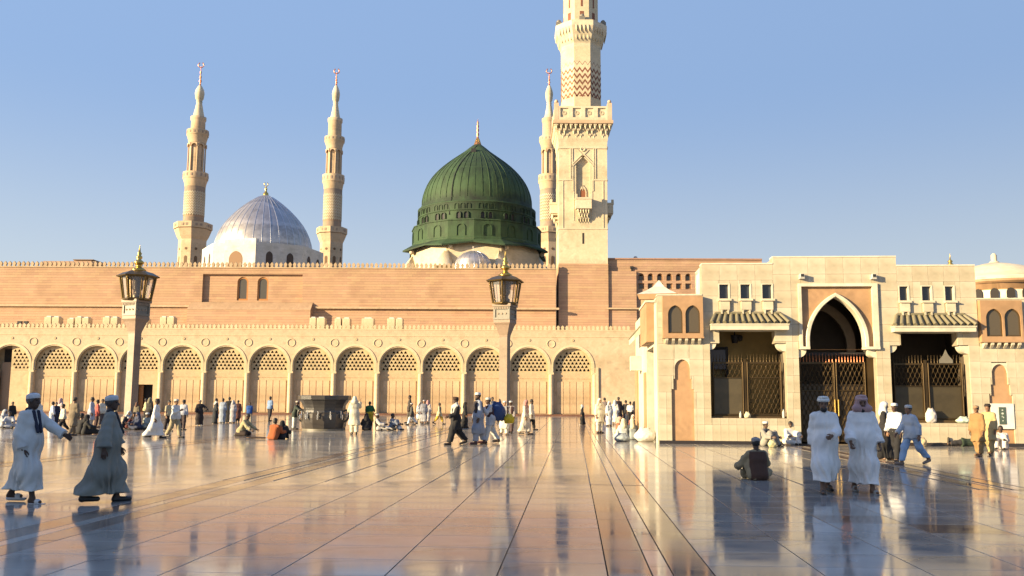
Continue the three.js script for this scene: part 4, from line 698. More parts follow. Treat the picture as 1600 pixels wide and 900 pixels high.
  { const p = toW(X(1502, 415) + 0.1, tD + 0.06, -1.2), g = thing('gold_finial', 'slim gold spire finial behind the right roof edge of the gate building', 'finial', p.toArray()); const h = 0.62; part('spire', lathe([[0.11, -0.1], [0.11, 0.06], [0.06, 0.1], [0.1, 0.16], [0.04, 0.24], [0.07, 0.3], [0.02, 0.38], [0.015, 0.5], [0.002, h]].map(([r, y]) => [r * 1.35, y]), 12), M.gold, g); part('collar', new THREE.TorusGeometry(0.09, 0.02, 6, 12).rotateX(Math.PI / 2).translate(0, 0.07, 0), M.gold, g); }
  { const p = toW(X(1564.5, 650), Y(649.5, 1564), 0.09), g = thing('notice_sign', 'small dark green notice sign with pale marks on the white board in the right niche', 'sign', p.toArray(), -R.a);
    new MB().box(-0.12, 0.12, -0.31, 0.31, 0.001, 0.02).build('plate', std([0.06, 0.085, 0.065], { roughness: 0.4 }), g); const mk = new MB(); for (const [x, y, w, h] of [[0, 0.2, 0.06, 0.05], [0, 0.08, 0.09, 0.07], [-0.02, -0.03, 0.03, 0.06], [0.03, -0.06, 0.03, 0.06], [0, -0.18, 0.05, 0.04]]) mk.add(new THREE.CylinderGeometry(w / 2, w / 2, 0.004, 10).scale(1, 1, h / w), M4(x, y, 0.023, Math.PI / 2)); mk.build('pale_mark', std([0.42, 0.45, 0.4]), g); }
}
// domed pavilion behind the right end, pyramid roof behind the left tower
{
  const D = 42, c = 1550, o = at(c, 436, D), t = thing('cream_domed_pavilion', 'cream low dome on a tan arcaded drum behind the right oriel of the gate', 'pavilion', [o.x + 0.15, 0, -D]), s = 0.0302, Y = (p, r = 2.2) => at(c, p, D - 0.75 * r).y;
  part('dome_shell', lathe([[2.45, Y(438, 2.4)], [2.42, Y(433, 2.4)], [2.2, Y(426, 2.2)], [1.8, Y(419, 1.8)], [1.25, Y(414, 1.2)], [0.6, Y(411, 0.6)], [0.02, Y(410, 0)]], 32), M.creamTrim, t);
  part('finial', lathe([[0.24, Y(411, 0)], [0.2, Y(409, 0)], [0.13, Y(408, 0)], [0.13, Y(399, 0)], [0.05, Y(396, 0)]], 10), M.creamTrim, t);
  part('drum', lathe([[2.3, 0], [2.3, Y(454)], [2.5, Y(453)], [2.55, Y(444)], [2.75, Y(443)], [2.75, Y(438.5)], [2.4, Y(437)]], 32), M.tan, t);
  for (let i = 0; i < 24; i++) { const a = i / 24 * Math.PI * 2; if (Math.cos(a) < -0.2) continue; const m = new MB().ext(arch(0.17, Y(467), Y(459), 0.2, 5), 0.06).build('window', M.dark, t); m.position.set(Math.sin(a) * 2.46, 0, Math.cos(a) * 2.46); m.rotation.y = a; }
  new MB().add(lathe([[2.45, Y(470)], [2.45, Y(454.5)], [2.3, Y(454.3)]], 32)).build('arcade_drum', M.whiteStone, t);
}
{
  const D = 47, c = 1030, o = at(c, 462, D), t = thing('pyramid_roof_pavilion', 'small white tent-like pyramid roof behind the left oriel tower of the gate', 'pavilion', [o.x, 0, -D]), Y = (p) => at(c, p, D).y;
  part('roof', lathe([[1.45, Y(462)], [0.9, Y(456)], [0.42, Y(449)], [0.02, Y(438)]], 4, true, 0.5), M.whiteStone, t);
  part('eave', lathe([[1.3, Y(470)], [1.42, Y(464)], [1.45, Y(462.3)]], 4, true, 0.5), M.tan, t); part('wall', lathe([[1.2, 0], [1.2, Y(468)]], 4, true, 0.5), M.tan, t);
}

// ------------------------------------------------------------------ street lamps
{
  const D = 62, c = 788, o = at(c, 660, D), t = thing('street_lamp', 'tall stone street lamp with brass lantern rising in front of the green dome', 'street lamp', [o.x, 0, -D]), s = 0.0447, Y = (p) => at(c, p, D).y;
  const T = 22 * D2R; t.rotation.y = -T;
  part('base', lathe([[0.56, 0], [0.56, 0.25], [0.46, 0.33], [0.42, 0.4]], 4, true, Math.PI / 4), M.granite, t);
  const pw = 0.29; new MB().box(-pw, pw, 0.3, Y(527), -pw, pw).build('pole', M.granite, t);
  part('capital', lathe([[pw * 1.414, Y(527)], [pw * 1.5, Y(524)], [0.72, Y(509)], [0.86, Y(505)], [0.86, Y(500.5)]], 4, true, Math.PI / 4), M.granite, t);
  for (let q = 0; q < 4; q++) { const e = q * Math.PI / 2; const b = new MB().ext([[-0.6, Y(500)], [0.6, Y(500)], [0.6, Y(480.5)], [-0.6, Y(480.5)]], 0.05, null, [rectPts(-0.47, 0.47, Y(497), Y(484.5))]).build('carved_panel', M.graniteGrey, t); b.position.set(Math.sin(e) * 0.58, 0, Math.cos(e) * 0.58); b.rotation.y = e; const d = new MB(); for (const x of [-0.28, 0, 0.28]) d.add(new THREE.CylinderGeometry(0.06, 0.07, 0.08, 8), M4(x, Y(491), 0.0, Math.PI / 2)); for (let i = 0; i < 9; i++) d.box(-0.56 + i * 0.125, -0.5 + i * 0.125, Y(484), Y(481), 0.05, 0.08); d.build('rosette', M.minaretBand, b); }
  new MB().box(-0.57, 0.57, Y(501), Y(480), -0.57, 0.57).build('block', M.graniteGrey, t);
  new MB().box(-0.68, 0.68, Y(480), Y(475.5), -0.68, 0.68).build('collar', M.granite, t);
  const y0 = Y(475), y1 = Y(440.5), r0 = 0.88, r1 = 1.14, fr = new MB(), hx = (r, i, y) => { const a = i * Math.PI / 3 + 0.2; return [Math.sin(a) * r, y, Math.cos(a) * r]; };
  for (let i = 0; i < 6; i++) { fr.bar(hx(r0, i, y0), hx(r1, i, y1), 0.075, 6).bar(hx(r0, i, y0), hx(r0, i + 1, y0), 0.09, 6).bar(hx(r1, i, y1), hx(r1, i + 1, y1), 0.08, 6); const m = (r, y, f) => hx(r, i, y).map((v, k) => v + (hx(r, i + 1, y)[k] - v) * f); fr.bar(m(r0, y0, 0.2), m(r1, y1, 0.2), 0.035, 5).bar(m(r0, y0, 0.8), m(r1, y1, 0.8), 0.035, 5); }
  fr.build('lantern_frame', M.brass, t);
  for (let i = 0; i < 6; i++) { const a = hx(r0 - 0.04, i, y0), b = hx(r0 - 0.04, i + 1, y0), c2 = hx(r1 - 0.04, i + 1, y1), d = hx(r1 - 0.04, i, y1); const g = new THREE.BufferGeometry(); g.setAttribute('position', new THREE.Float32BufferAttribute([...a, ...b, ...c2, ...a, ...c2, ...d], 3)); g.computeVertexNormals(); boxUV(g); meshRaw('glass_pane', g, pane, t); }
  part('lamp_core', lathe([[0.3, y0], [0.34, y0 + 0.3], [0.2, y0 + 0.42], [0.2, y0 + 0.55], [0.36, y0 + 0.75], [0.33, y1 - 0.3], [0.5, y1 - 0.05]], 14), M.brassDark, t);
  part('roof', lathe([[1.36, y1 - 0.02], [1.4, y1 + 0.05], [0.95, Y(434)], [0.5, Y(431)], [0.46, Y(430)]], 6, true, 0.2), M.brass, t);
  part('finial', lathe([[0.46, Y(431)], [0.5, Y(429.5)], [0.36, Y(427.5)], [0.2, Y(425)], [0.16, Y(423)], [0.3, Y(420)], [0.34, Y(418)], [0.26, Y(416)], [0.13, Y(414)], [0.2, Y(411.5)], [0.2, Y(409)], [0.11, Y(407.5)], [0.16, Y(404.5)], [0.08, Y(402)], [0.05, Y(397)], [0.01, Y(392)]], 16), M.gold, t);
  const o2 = at(203, 660, 60.5); copy(t, 'street_lamp', 'tall stone street lamp with brass lantern at the left of the square', [o2.x, 0, -60.5], -24 * D2R);
}
// ------------------------------------------------------------------ dark stone water basin
{
  const o = ground(506, 672), D = -o.z, t = thing('stone_basin', 'big dark polished stone water basin with wide rim and side handles', 'water basin', [o.x, 0, o.z]), s = D / F * 1.005, Y = (p) => Math.max(0, at(506, p, D).y), P = 1 / Math.cos(Math.PI / 12), L = (a) => a.map(([r, p]) => [r * s * P, Y(p)]);
  part('rim', lathe(L([[36, 625.5], [38, 625], [39, 624], [39, 618.5], [38, 617.8], [30, 618], [29, 622]]), 12, true, 0.2), M.basin, t);
  part('bowl', lathe(L([[36, 625.5], [34.5, 628], [32, 632], [30.5, 637], [30.3, 641], [31, 644]]), 12, true, 0.2), M.basin, t);
  part('body', lathe(L([[31, 644], [33.2, 646], [33.6, 652], [33, 660], [31.6, 668], [30, 671.5]]), 12, true, 0.2), std([0.06, 0.052, 0.045], { roughness: 0.25, map: marbleMap }), t);
  new MB().cyl(33 * s, 33 * s, 0, 0, 0.09, 0, 12).build('foot', M.graniteGrey, t);
  const tp = []; for (let i = 0; i < 12; i++) { const a = i / 12 * 2 * Math.PI + 0.46, r = 34 * s; const m = new MB().bar([Math.sin(a) * r, 0.78, Math.cos(a) * r], [Math.sin(a) * (r + 0.14), 0.76, Math.cos(a) * (r + 0.14)], 0.025).bar([Math.sin(a) * (r + 0.13), 0.77, Math.cos(a) * (r + 0.13)], [Math.sin(a) * (r + 0.13), 0.55, Math.cos(a) * (r + 0.13)], 0.03).bar([Math.sin(a) * (r + 0.03), 0.95, Math.cos(a) * (r + 0.03)], [Math.sin(a) * (r + 0.03), 0.6, Math.cos(a) * (r + 0.03)], 0.03).build('tap', M.chrome, t); }
  for (const k of [-1, 1]) { const h = meshRaw('handle', boxUV(new THREE.TubeGeometry(new THREE.CatmullRomCurve3([V(k * 30 * s, 0.95, 0.2), V(k * 37 * s, 1.0, 0.2), V(k * 39 * s, 0.8, 0.2), V(k * 36 * s, 0.5, 0.2), V(k * 33 * s, 0.42, 0.2)]), 20, 0.05, 6).toNonIndexed()), M.basin, t); }
}
// ------------------------------------------------------------------ people: bodies and clothes meshed from joint skeletons
const clamp = (v, a, b) => Math.min(b, Math.max(a, v));
const smin = (a, b, k) => { const h = Math.max(k - Math.abs(a - b), 0) / k; return Math.min(a, b) - h * h * k * 0.25; };
const rc = (a, b, ra, rb) => {                                      // tapered capsule
  const [ax, ay, az] = a, bx = b[0] - ax, by = b[1] - ay, bz = b[2] - az, bb = bx * bx + by * by + bz * bz || 1e-9;
  return (x, y, z) => { const px = x - ax, py = y - ay, pz = z - az, t = clamp((px * bx + py * by + pz * bz) / bb, 0, 1); return Math.hypot(px - t * bx, py - t * by, pz - t * bz) - ra - (rb - ra) * t; };
};
const ell = (c, r) => (x, y, z) => { const a = (x - c[0]) / r[0], b = (y - c[1]) / r[1], d = (z - c[2]) / r[2], k0 = Math.hypot(a, b, d), k1 = Math.hypot(a / r[0], b / r[1], d / r[2]); return k1 ? k0 * (k0 - 1) / k1 : -Math.min(...r); };
const blend = (list, k) => (x, y, z) => { let d = 1e3; for (const f of list) d = smin(d, f(x, y, z), k); return d; };
function bounds(pts, m) { const lo = [1e9, 1e9, 1e9], hi = [-1e9, -1e9, -1e9]; for (const p of pts) for (let i = 0; i < 3; i++) { lo[i] = Math.min(lo[i], p[i] - m); hi[i] = Math.max(hi[i], p[i] + m); } return [lo, hi]; }
function nets(f, [lo, hi], cell) {                                   // surface nets on a sparse grid
  const n = [0, 1, 2].map((i) => Math.ceil((hi[i] - lo[i]) / cell) + 2), [nx, ny, nz] = n, v = new Float32Array(nx * ny * nz), B = 6;
  const P = (i, a) => lo[a] + (i - 0.5) * cell, half = cell * B * 0.9;
  for (let bz = 0; bz < nz; bz += B) for (let by = 0; by < ny; by += B) for (let bx = 0; bx < nx; bx += B) {
    const d = f(P(bx + B / 2, 0), P(by + B / 2, 1), P(bz + B / 2, 2)), skip = Math.abs(d) > half * 1.5 + 0.035;
    for (let k = bz; k < Math.min(nz, bz + B); k++) for (let j = by; j < Math.min(ny, by + B); j++) for (let i = bx; i < Math.min(nx, bx + B); i++) v[(k * ny + j) * nx + i] = skip ? d : f(P(i, 0), P(j, 1), P(k, 2));
  }
  const id = new Int32Array(nx * ny * nz).fill(-1), pos = [], idx = [], off = [0, 1, nx, nx + 1, nx * ny, nx * ny + 1, nx * ny + nx, nx * ny + nx + 1];
  const E = [[0, 1], [2, 3], [4, 5], [6, 7], [0, 2], [1, 3], [4, 6], [5, 7], [0, 4], [1, 5], [2, 6], [3, 7]];
  for (let k = 0; k < nz - 1; k++) for (let j = 0; j < ny - 1; j++) for (let i = 0; i < nx - 1; i++) {
    const c = (k * ny + j) * nx + i; let m = 0; for (let q = 0; q < 8; q++) if (v[c + off[q]] < 0) m |= 1 << q; if (m === 0 || m === 255) continue;
    let sx = 0, sy = 0, sz = 0, s = 0;
    for (const [a, b] of E) { if (((m >> a) & 1) === ((m >> b) & 1)) continue; const va = v[c + off[a]], vb = v[c + off[b]], t = va / (va - vb); sx += (a & 1) + t * ((b & 1) - (a & 1)); sy += ((a >> 1) & 1) + t * (((b >> 1) & 1) - ((a >> 1) & 1)); sz += (a >> 2) + t * ((b >> 2) - (a >> 2)); s++; }
    id[c] = pos.length / 3; pos.push(P(i + sx / s, 0), P(j + sy / s, 1), P(k + sz / s, 2));
  }
  const quad = (a, b, c, d, flip) => { if (a < 0 || b < 0 || c < 0 || d < 0) return; flip ? idx.push(a, c, b, a, d, c) : idx.push(a, b, c, a, c, d); };
  for (let k = 1; k < nz - 1; k++) for (let j = 1; j < ny - 1; j++) for (let i = 1; i < nx - 1; i++) {
    const c = (k * ny + j) * nx + i, a = v[c] < 0;
    if (a !== v[c + 1] < 0) quad(id[c], id[c - nx], id[c - nx - nx * ny], id[c - nx * ny], a);
    if (a !== v[c + nx] < 0) quad(id[c], id[c - nx * ny], id[c - 1 - nx * ny], id[c - 1], a);
    if (a !== v[c + nx * ny] < 0) quad(id[c], id[c - 1], id[c - 1 - nx], id[c - nx], a);
  }
  // orient outwards
  const g = new THREE.BufferGeometry(); if (!pos.length) { g.setAttribute('position', new THREE.Float32BufferAttribute([0, 0, 0, 0, 0, 0, 0, 0, 0], 3)); g.setIndex([0, 1, 2]); g.computeVertexNormals(); return g; }
  g.setAttribute('position', new THREE.Float32BufferAttribute(pos, 3)); g.setIndex(idx);
  let flip = 0; for (let q = 0; q < Math.min(idx.length, 3000); q += 3) { const A = idx[q] * 3, Bq = idx[q + 1] * 3, C = idx[q + 2] * 3; const u = [0, 1, 2].map((w) => pos[Bq + w] - pos[A + w]), w2 = [0, 1, 2].map((w) => pos[C + w] - pos[A + w]); const nn = [u[1] * w2[2] - u[2] * w2[1], u[2] * w2[0] - u[0] * w2[2], u[0] * w2[1] - u[1] * w2[0]], l = Math.hypot(...nn) || 1, e = cell; flip += f(pos[A] + nn[0] / l * e, pos[A + 1] + nn[1] / l * e, pos[A + 2] + nn[2] / l * e) > f(pos[A] - nn[0] / l * e, pos[A + 1] - nn[1] / l * e, pos[A + 2] - nn[2] / l * e) ? 1 : -1; }
  if (flip < 0) { for (let q = 0; q < idx.length; q += 3) { const s = idx[q]; idx[q] = idx[q + 1]; idx[q + 1] = s; } g.setIndex(idx); }
  g.computeVertexNormals(); return g;
}
const add = (a, b, s = 1) => [a[0] + b[0] * s, a[1] + b[1] * s, a[2] + b[2] * s], mix = (a, b, t) => [a[0] + (b[0] - a[0]) * t, a[1] + (b[1] - a[1]) * t, a[2] + (b[2] - a[2]) * t];

// head with a face, and hands with five fingers: one fine and one coarse model each
function headField() {
  const solid = blend([ell([0, 0.03, -0.012], [0.076, 0.096, 0.096]), ell([0, -0.045, 0.022], [0.056, 0.066, 0.064]), rc([0, -0.09, 0.05], [0, -0.085, 0.05], 0.027, 0.027), rc([0, -0.03, -0.02], [0, -0.16, -0.03], 0.05, 0.055)], 0.03);
  const fine = blend([rc([0, 0.022, 0.084], [0, -0.024, 0.106], 0.010, 0.015), rc([-0.018, -0.026, 0.09], [0.018, -0.026, 0.09], 0.009, 0.009)], 0.012), brow = rc([-0.042, 0.038, 0.072], [0.042, 0.038, 0.072], 0.014, 0.014), lips = rc([-0.02, -0.058, 0.077], [0.02, -0.058, 0.077], 0.009, 0.009);
  const ears = [-1, 1].map((k) => ell([k * 0.077, -0.002, -0.012], [0.012, 0.033, 0.021])), eyes = [-1, 1].map((k) => ell([k * 0.031, 0.014, 0.094], [0.02, 0.012, 0.022]));
  return (x, y, z) => { let d = smin(solid(x, y, z), brow(x, y, z), 0.02); for (const e of eyes) d = Math.max(d, -e(x, y, z)); d = smin(d, fine(x, y, z), 0.012); d = smin(d, lips(x, y, z), 0.012); for (const e of ears) d = smin(d, e(x, y, z), 0.01); return d; };
}
function handField(side, curl) {
  const f = [], zs = [0.03, 0.011, -0.009, -0.028], L = [0.074, 0.084, 0.078, 0.06];
  zs.forEach((z, i) => {
    f.push(rc([0, -0.005, z * 0.55], [0, -0.086, z], 0.014, 0.012)); let p = [0, -0.086, z], a = 0.18 + curl * (0.5 + i * 0.08);
    [0.45, 0.32, 0.23].forEach((q, j) => { const n = [p[0] - side * Math.sin(a) * L[i] * q, p[1] - Math.cos(a) * L[i] * q, p[2] + (z * 0.06) * 0.3]; f.push(rc(p, n, 0.0095 - j * 0.001, 0.0088 - j * 0.001)); p = n; a += 0.2 + curl * 0.75; });
  });
  const th = [rc([0, -0.022, 0.024], [-side * 0.012, -0.058, 0.05], 0.014, 0.012), rc([-side * 0.012, -0.058, 0.05], [-side * 0.022, -0.088, 0.058], 0.0115, 0.0095), rc([-side * 0.022, -0.088, 0.058], [-side * 0.03, -0.108, 0.056], 0.0095, 0.008)];
  const palm = blend([rc([0, 0.03, 0], [0, -0.01, 0], 0.026, 0.024), ...f.filter((_, i) => i % 4 === 0)], 0.014), rest = [...f.filter((_, i) => i % 4), ...th];
  return (x, y, z) => { let d = palm(x, y, z); for (const r of rest) d = smin(d, r(x, y, z), 0.004); return d; };
}
const HEAD = [nets(headField(), [[-0.11, -0.19, -0.13], [0.11, 0.15, 0.14]], 0.0055), nets(headField(), [[-0.11, -0.19, -0.13], [0.11, 0.15, 0.14]], 0.013)].map((g) => g.toNonIndexed());
const HAND = {}; for (const s of [-1, 1]) for (const c of [0.25, 0.9]) { HAND[s + '_' + c] = [nets(handField(s, c), [[-0.1, -0.19, -0.06], [0.1, 0.06, 0.09]], 0.0042), nets(handField(s, c), [[-0.1, -0.19, -0.06], [0.1, 0.06, 0.09]], 0.008)].map((g) => g.toNonIndexed()); }

function skeleton(o) {
  const J = {}, R3 = (d) => d * D2R, lean = R3(o.lean ?? 2);
  const leg = {}; let ph;
  if (!o.sit) {
    const s = o.stride ?? 0, fr = o.front ?? 'L'; const spec = {}; spec[fr] = [s * 0.95, 5 + s * 0.12]; spec[fr === 'L' ? 'R' : 'L'] = [-s * 0.75, 4 + s * 0.75];
    if (o.legs) Object.assign(spec, o.legs);
    ph = 0; for (const k of ['L', 'R']) { const [f, kn] = spec[k].map(R3); ph = Math.max(ph, 0.43 * Math.cos(f) + 0.42 * Math.cos(f - kn) + 0.08); }
    for (const k of ['L', 'R']) { const sg = k === 'L' ? 1 : -1, [f, kn] = spec[k].map(R3), sp = o.spread ?? 0; const h = [sg * 0.09, ph, 0], kne = [sg * (0.095 + sp * 0.4), ph - 0.43 * Math.cos(f), 0.43 * Math.sin(f)], an = [sg * (0.09 + sp), kne[1] - 0.42 * Math.cos(f - kn), kne[2] + 0.42 * Math.sin(f - kn)]; const drop = Math.min(0, 0.03 - (an[1] - 0.05)); leg[k] = [h, kne, an, [an[0] + sg * 0.03, Math.max(0.028, an[1] - 0.05 + (an[1] > 0.14 ? -0.07 : 0)), an[2] + 0.16], [an[0], Math.max(0.03, an[1] - 0.045), an[2] - 0.03]]; }
  } else {
    const T = { cross: [0.1, [0.28, 0.17, 0.26], [-0.08, 0.08, 0.30]], kneesup: [0.1, [0.13, 0.47, 0.30], [0.13, 0.08, 0.48]], stretch: [0.1, [0.10, 0.13, 0.46], [0.10, 0.08, 0.88]], kneel: [0.22, [0.13, 0.09, 0.30], [0.10, 0.07, -0.12]], onecross: [0.1, [0.2, 0.42, 0.24], [0.14, 0.08, 0.42]] }[o.sit]; ph = T[0];
    for (const k of ['L', 'R']) { const sg = k === 'L' ? 1 : -1, m = (p) => [p[0] * sg, p[1], p[2]]; const kn = o.sit === 'onecross' && k === 'R' ? m([0.3, 0.15, 0.26]) : m(T[1]), an = o.sit === 'onecross' && k === 'R' ? m([-0.05, 0.08, 0.3]) : m(T[2]); leg[k] = [m([0.09, ph, 0]), kn, an, add(an, o.sit === 'kneel' ? [0, -0.03, -0.14] : o.sit === 'stretch' ? [sg * 0.04, 0.12, 0.08] : o.sit === 'cross' ? [-sg * 0.13, -0.02, 0.06] : [0, -0.04, 0.14]), add(an, [0, -0.02, -0.02])]; }
  }
  J.leg = leg; J.ph = ph; const tw = R3(o.twist ?? 0);
  const T = (p) => { const x = p[0] * Math.cos(tw) + p[2] * Math.sin(tw), z0 = -p[0] * Math.sin(tw) + p[2] * Math.cos(tw); return [x, ph + p[1] * Math.cos(lean) - z0 * Math.sin(lean), p[1] * Math.sin(lean) + z0 * Math.cos(lean)]; }; J.T = T;
  J.neck = T([0, 0.515, -0.01]); J.head = add(J.neck, [0, 0.145 - (o.headDrop ?? 0), 0.022 + (o.headFwd ?? 0)]);
  J.arm = {}; for (const k of ['L', 'R']) { const sg = k === 'L' ? 1 : -1, [fl, ab, el, inw] = (k === 'L' ? o.aL : o.aR) ?? [2, 8, 12, 0]; const sh = T([sg * 0.165, 0.445, -0.005]); const d1 = [sg * Math.sin(R3(ab)), -Math.cos(R3(fl)) * Math.cos(R3(ab)), Math.sin(R3(fl)) * Math.cos(R3(ab))], e = add(sh, d1, 0.285), a2 = R3(fl + el); let d2 = [sg * Math.sin(R3(ab * 0.6 - inw)), -Math.cos(a2), Math.sin(a2)]; const l = Math.hypot(...d2); d2 = d2.map((v) => v / l); J.arm[k] = [sh, e, add(e, d2, 0.25), d2]; }
  return J;
}
const torso = (J, g, belly = 0) => [rc(J.T([-0.12, 0.43, 0]), J.T([0.12, 0.43, 0]), 0.058 + g, 0.058 + g), rc(J.T([-0.05, 0.47, -0.01]), J.T([0.05, 0.47, -0.01]), 0.05 + g, 0.05 + g), rc(J.T([-0.08, 0.31, 0.005]), J.T([0.08, 0.31, 0.005]), 0.108 + g, 0.108 + g), rc(J.T([-0.065, 0.14, 0.005 + belly * 0.5]), J.T([0.065, 0.14, 0.005 + belly * 0.5]), 0.105 + g + belly, 0.105 + g + belly), rc(J.T([-0.075, 0.0, 0]), J.T([0.075, 0.0, 0]), 0.112 + g + belly * 0.5, 0.112 + g + belly * 0.5)];
const skins = {}; const skinMat = (c) => skins[c.join()] ??= std(dim(c, 0.8), { roughness: 0.6 });
let clothK = 0.85; const cloths = {}; const cloth = (c, r = 0.9) => cloths[c.join() + r + clothK] ??= std(dim(c, clothK), { roughness: r, map: clothMap, bumpMap: clothBump, bumpScale: 0.003 });
const SKIN = [0.24, 0.125, 0.07], DARK_SKIN = [0.08, 0.042, 0.026], TAN_SKIN = [0.30, 0.165, 0.095], HAIR = [0.012, 0.010, 0.009], WHITE = [0.74, 0.74, 0.72], CREAM = [0.72, 0.66, 0.52], BLACK = [0.014, 0.013, 0.015], NAVY = [0.02, 0.026, 0.05], GREY = [0.22, 0.225, 0.23];
let personNo = 0;
function foldPat(a, x, y, z, ph) {                                   // hanging folds: uneven ridges that drift and fork
  const w = a + 0.35 * Math.sin(y * 3.1 + ph) + 0.2 * Math.sin(y * 7.3 + a * 2 + ph * 2), m = 0.6 + 0.5 * Math.sin(a * 2 + y * 2 + ph);
  return m * (1 - 1.6 * Math.abs(Math.sin(w * 4.5 + ph))) * 0.75 + 0.4 * Math.sin(w * 13 - y * 4 + ph * 3) + 0.35 * Math.sin(y * 19 + a * 3 + Math.sin(a * 5 + ph) * 2) * Math.sin(a * 3 + y * 6 + ph);
}
function person(label, px, py, top, yaw, o = {}) {
  const p = o.pos ?? ground(px, py), dist = Math.hypot(p.x, p.z), near = dist < 20, lod = (clothK = near ? 1.14 : 0.85, near ? 0 : 1), cell = near ? 0.0125 : dist < 37 ? 0.021 : 0.028; personNo++;
  const g = thing('person', label, o.cat ?? 'person', [p.x, 0, p.z], yaw * D2R, o.group), sc = o.sit || o.lie ? (o.h ?? 1.72) / 1.73 : (o.h ?? clamp(at(px, top, -p.z).y, 1.05, 1.92)) / (1.73 + (o.cap ? 0.02 : 0)); g.scale.setScalar(sc);
  const J = skeleton(o), ph = personNo * 1.7, sk = o.skin ?? SKIN, all = [J.neck, J.head, ...Object.values(J.leg).flat(), ...Object.values(J.arm).flatMap((a) => a.slice(0, 3)), J.T([0, 0, 0])];
  const BB = (m) => { const [lo, hi] = bounds(all, m); lo[1] = Math.max(lo[1], -0.02); return [lo, hi]; };
  // body
  const bl = [...torso(J, 0), rc(J.neck, add(J.head, [0, -0.06, -0.02]), 0.058, 0.05)], lim = [];
  for (const k of ['L', 'R']) { const l = J.leg[k], a = J.arm[k]; lim.push(rc(l[0], l[1], 0.084, 0.056), rc(l[1], l[2], 0.055, 0.038), rc(l[4], l[3], 0.036, 0.03), rc(l[2], l[4], 0.036, 0.034)); lim.push(rc(a[0], a[1], 0.052, 0.041), rc(a[1], a[2], 0.04, 0.028)); }
  const bodyG = [nets(blend([...bl, ...lim], 0.035), BB(0.16), near ? 0.015 : cell).toNonIndexed()];
  const hy = (o.look ?? 0) * D2R, hp = (o.nod ?? 4) * D2R, HM = M4(...J.head, hp, hy, o.tilt ?? 0);
  bodyG.push(HEAD[lod].clone().applyMatrix4(HM));
  for (const k of ['L', 'R']) { const a = J.arm[k], y = V(...a[3]).negate(), ref = Math.abs(a[3][2]) > 0.75 ? V(0, 1, 0) : V(0, 0, 1), x = new THREE.Vector3().crossVectors(y, ref).normalize(), z = new THREE.Vector3().crossVectors(x, y).normalize(); const m = new THREE.Matrix4().makeBasis(x, y, z).setPosition(V(...a[2])); bodyG.push(HAND[(k === 'L' ? 1 : -1) + '_' + (o.fist ? 0.9 : 0.25)][lod].clone().applyMatrix4(m)); }
  meshRaw('body', mergeGeometries(bodyG), skinMat(sk), g);
  const mesh = (n, f, bb, mat, c = cell) => meshRaw(n, boxUV(nets(f, bb, c).toNonIndexed()), mat, g);
  const fold = (d, x, y, z, amt, cx, cz) => d + amt * foldPat(Math.atan2(x - cx, z - cz), x, y, z, ph);
  const sleeves = (w, g0, len) => ['L', 'R'].map((k) => { const [sh, e, wr, d] = J.arm[k], end = len < 1 ? mix(sh, e, len) : mix(e, wr, len - 1), dd = len < 1 ? [e[0] - sh[0], e[1] - sh[1], e[2] - sh[2]].map((v) => v / 0.285) : d; const A = rc(sh, len < 1 ? end : e, 0.052 + g0, 0.044 + g0 + w * 0.3), B = len < 1 ? null : rc(e, add(end, dd, 0.03), 0.042 + g0 + w * 0.4, 0.032 + g0 + w); const lip = len > 1 && w > 0.02 ? rc(end, add(end, [0, -w * 0.9, 0]), 0.03 + g0, 0.035 + g0) : null; return (x, y, z) => { let q = A(x, y, z); if (B) q = smin(q, B(x, y, z), 0.04); if (lip) q = smin(q, lip(x, y, z), 0.05); const c = (x - end[0]) * dd[0] + (y - end[1]) * dd[1] + (z - end[2]) * dd[2]; const near2 = (x - end[0]) ** 2 + (y - end[1]) ** 2 + (z - end[2]) ** 2 < 0.05; return near2 ? Math.max(q, c) : q; }; });
  // garments: robe / tunic / shirt with a skirt of any length, trousers, vest, shawl
  function upper(name, [col, hem = 0.12, flare = 1, sl = 0.015, len = 1.95], g0) {
    const tb = torso(J, g0, o.belly ?? 0), sk2 = [], sl2 = len ? sleeves(sl, g0 + 0.004, len) : [];
    const L = J.leg.L, Rg = J.leg.R; let cx = 0, cz = 0;
    if (o.sit) { for (const l of [L, Rg]) { sk2.push(rc(l[0], l[1], 0.10 + g0, 0.07 + g0)); if (hem < 0.5) sk2.push(rc(l[1], l[2], 0.07 + g0, 0.055 + g0)); } if (hem < 0.5) sk2.push(rc(mix(L[0], Rg[0], 0.5), mix(L[1], Rg[1], 0.6), 0.1, 0.04)); }
    else if (hem < J.ph - 0.06) {
      for (const l of [L, Rg]) { const bot = hem > 0.5 ? mix(l[0], l[1], clamp((l[0][1] - hem + 0.05) / (l[0][1] - l[1][1]), 0.1, 1)) : null; if (bot) sk2.push(rc(l[0], bot, 0.112 + g0, (0.115 + g0) * flare)); else sk2.push(rc(l[0], l[1], 0.115 + g0, (0.10 + g0) * flare), rc(l[1], l[2], (0.10 + g0) * flare, (0.11 + g0) * flare)); }
      const q = hem > 0.5 ? 1 : 2, A = q === 2 ? L[2] : mix(L[0], L[1], 0.9), Bq = q === 2 ? Rg[2] : mix(Rg[0], Rg[1], 0.9); sk2.push(rc(A, Bq, 0.07 * flare + g0, 0.07 * flare + g0)); if (q === 2) sk2.push(rc(L[1], Rg[1], 0.085 * flare + g0, 0.085 * flare + g0)); sk2.push(rc([0, J.ph, 0], mix(A, Bq, 0.5), 0.13 + g0, 0.11 * flare + g0)); cz = 0.0;
    }
    const core = blend(tb, 0.06), skirt = sk2.length ? blend(sk2, o.sit ? 0.07 : 0.12) : null, neckC = add(J.neck, [0, 0.045, 0.02]);
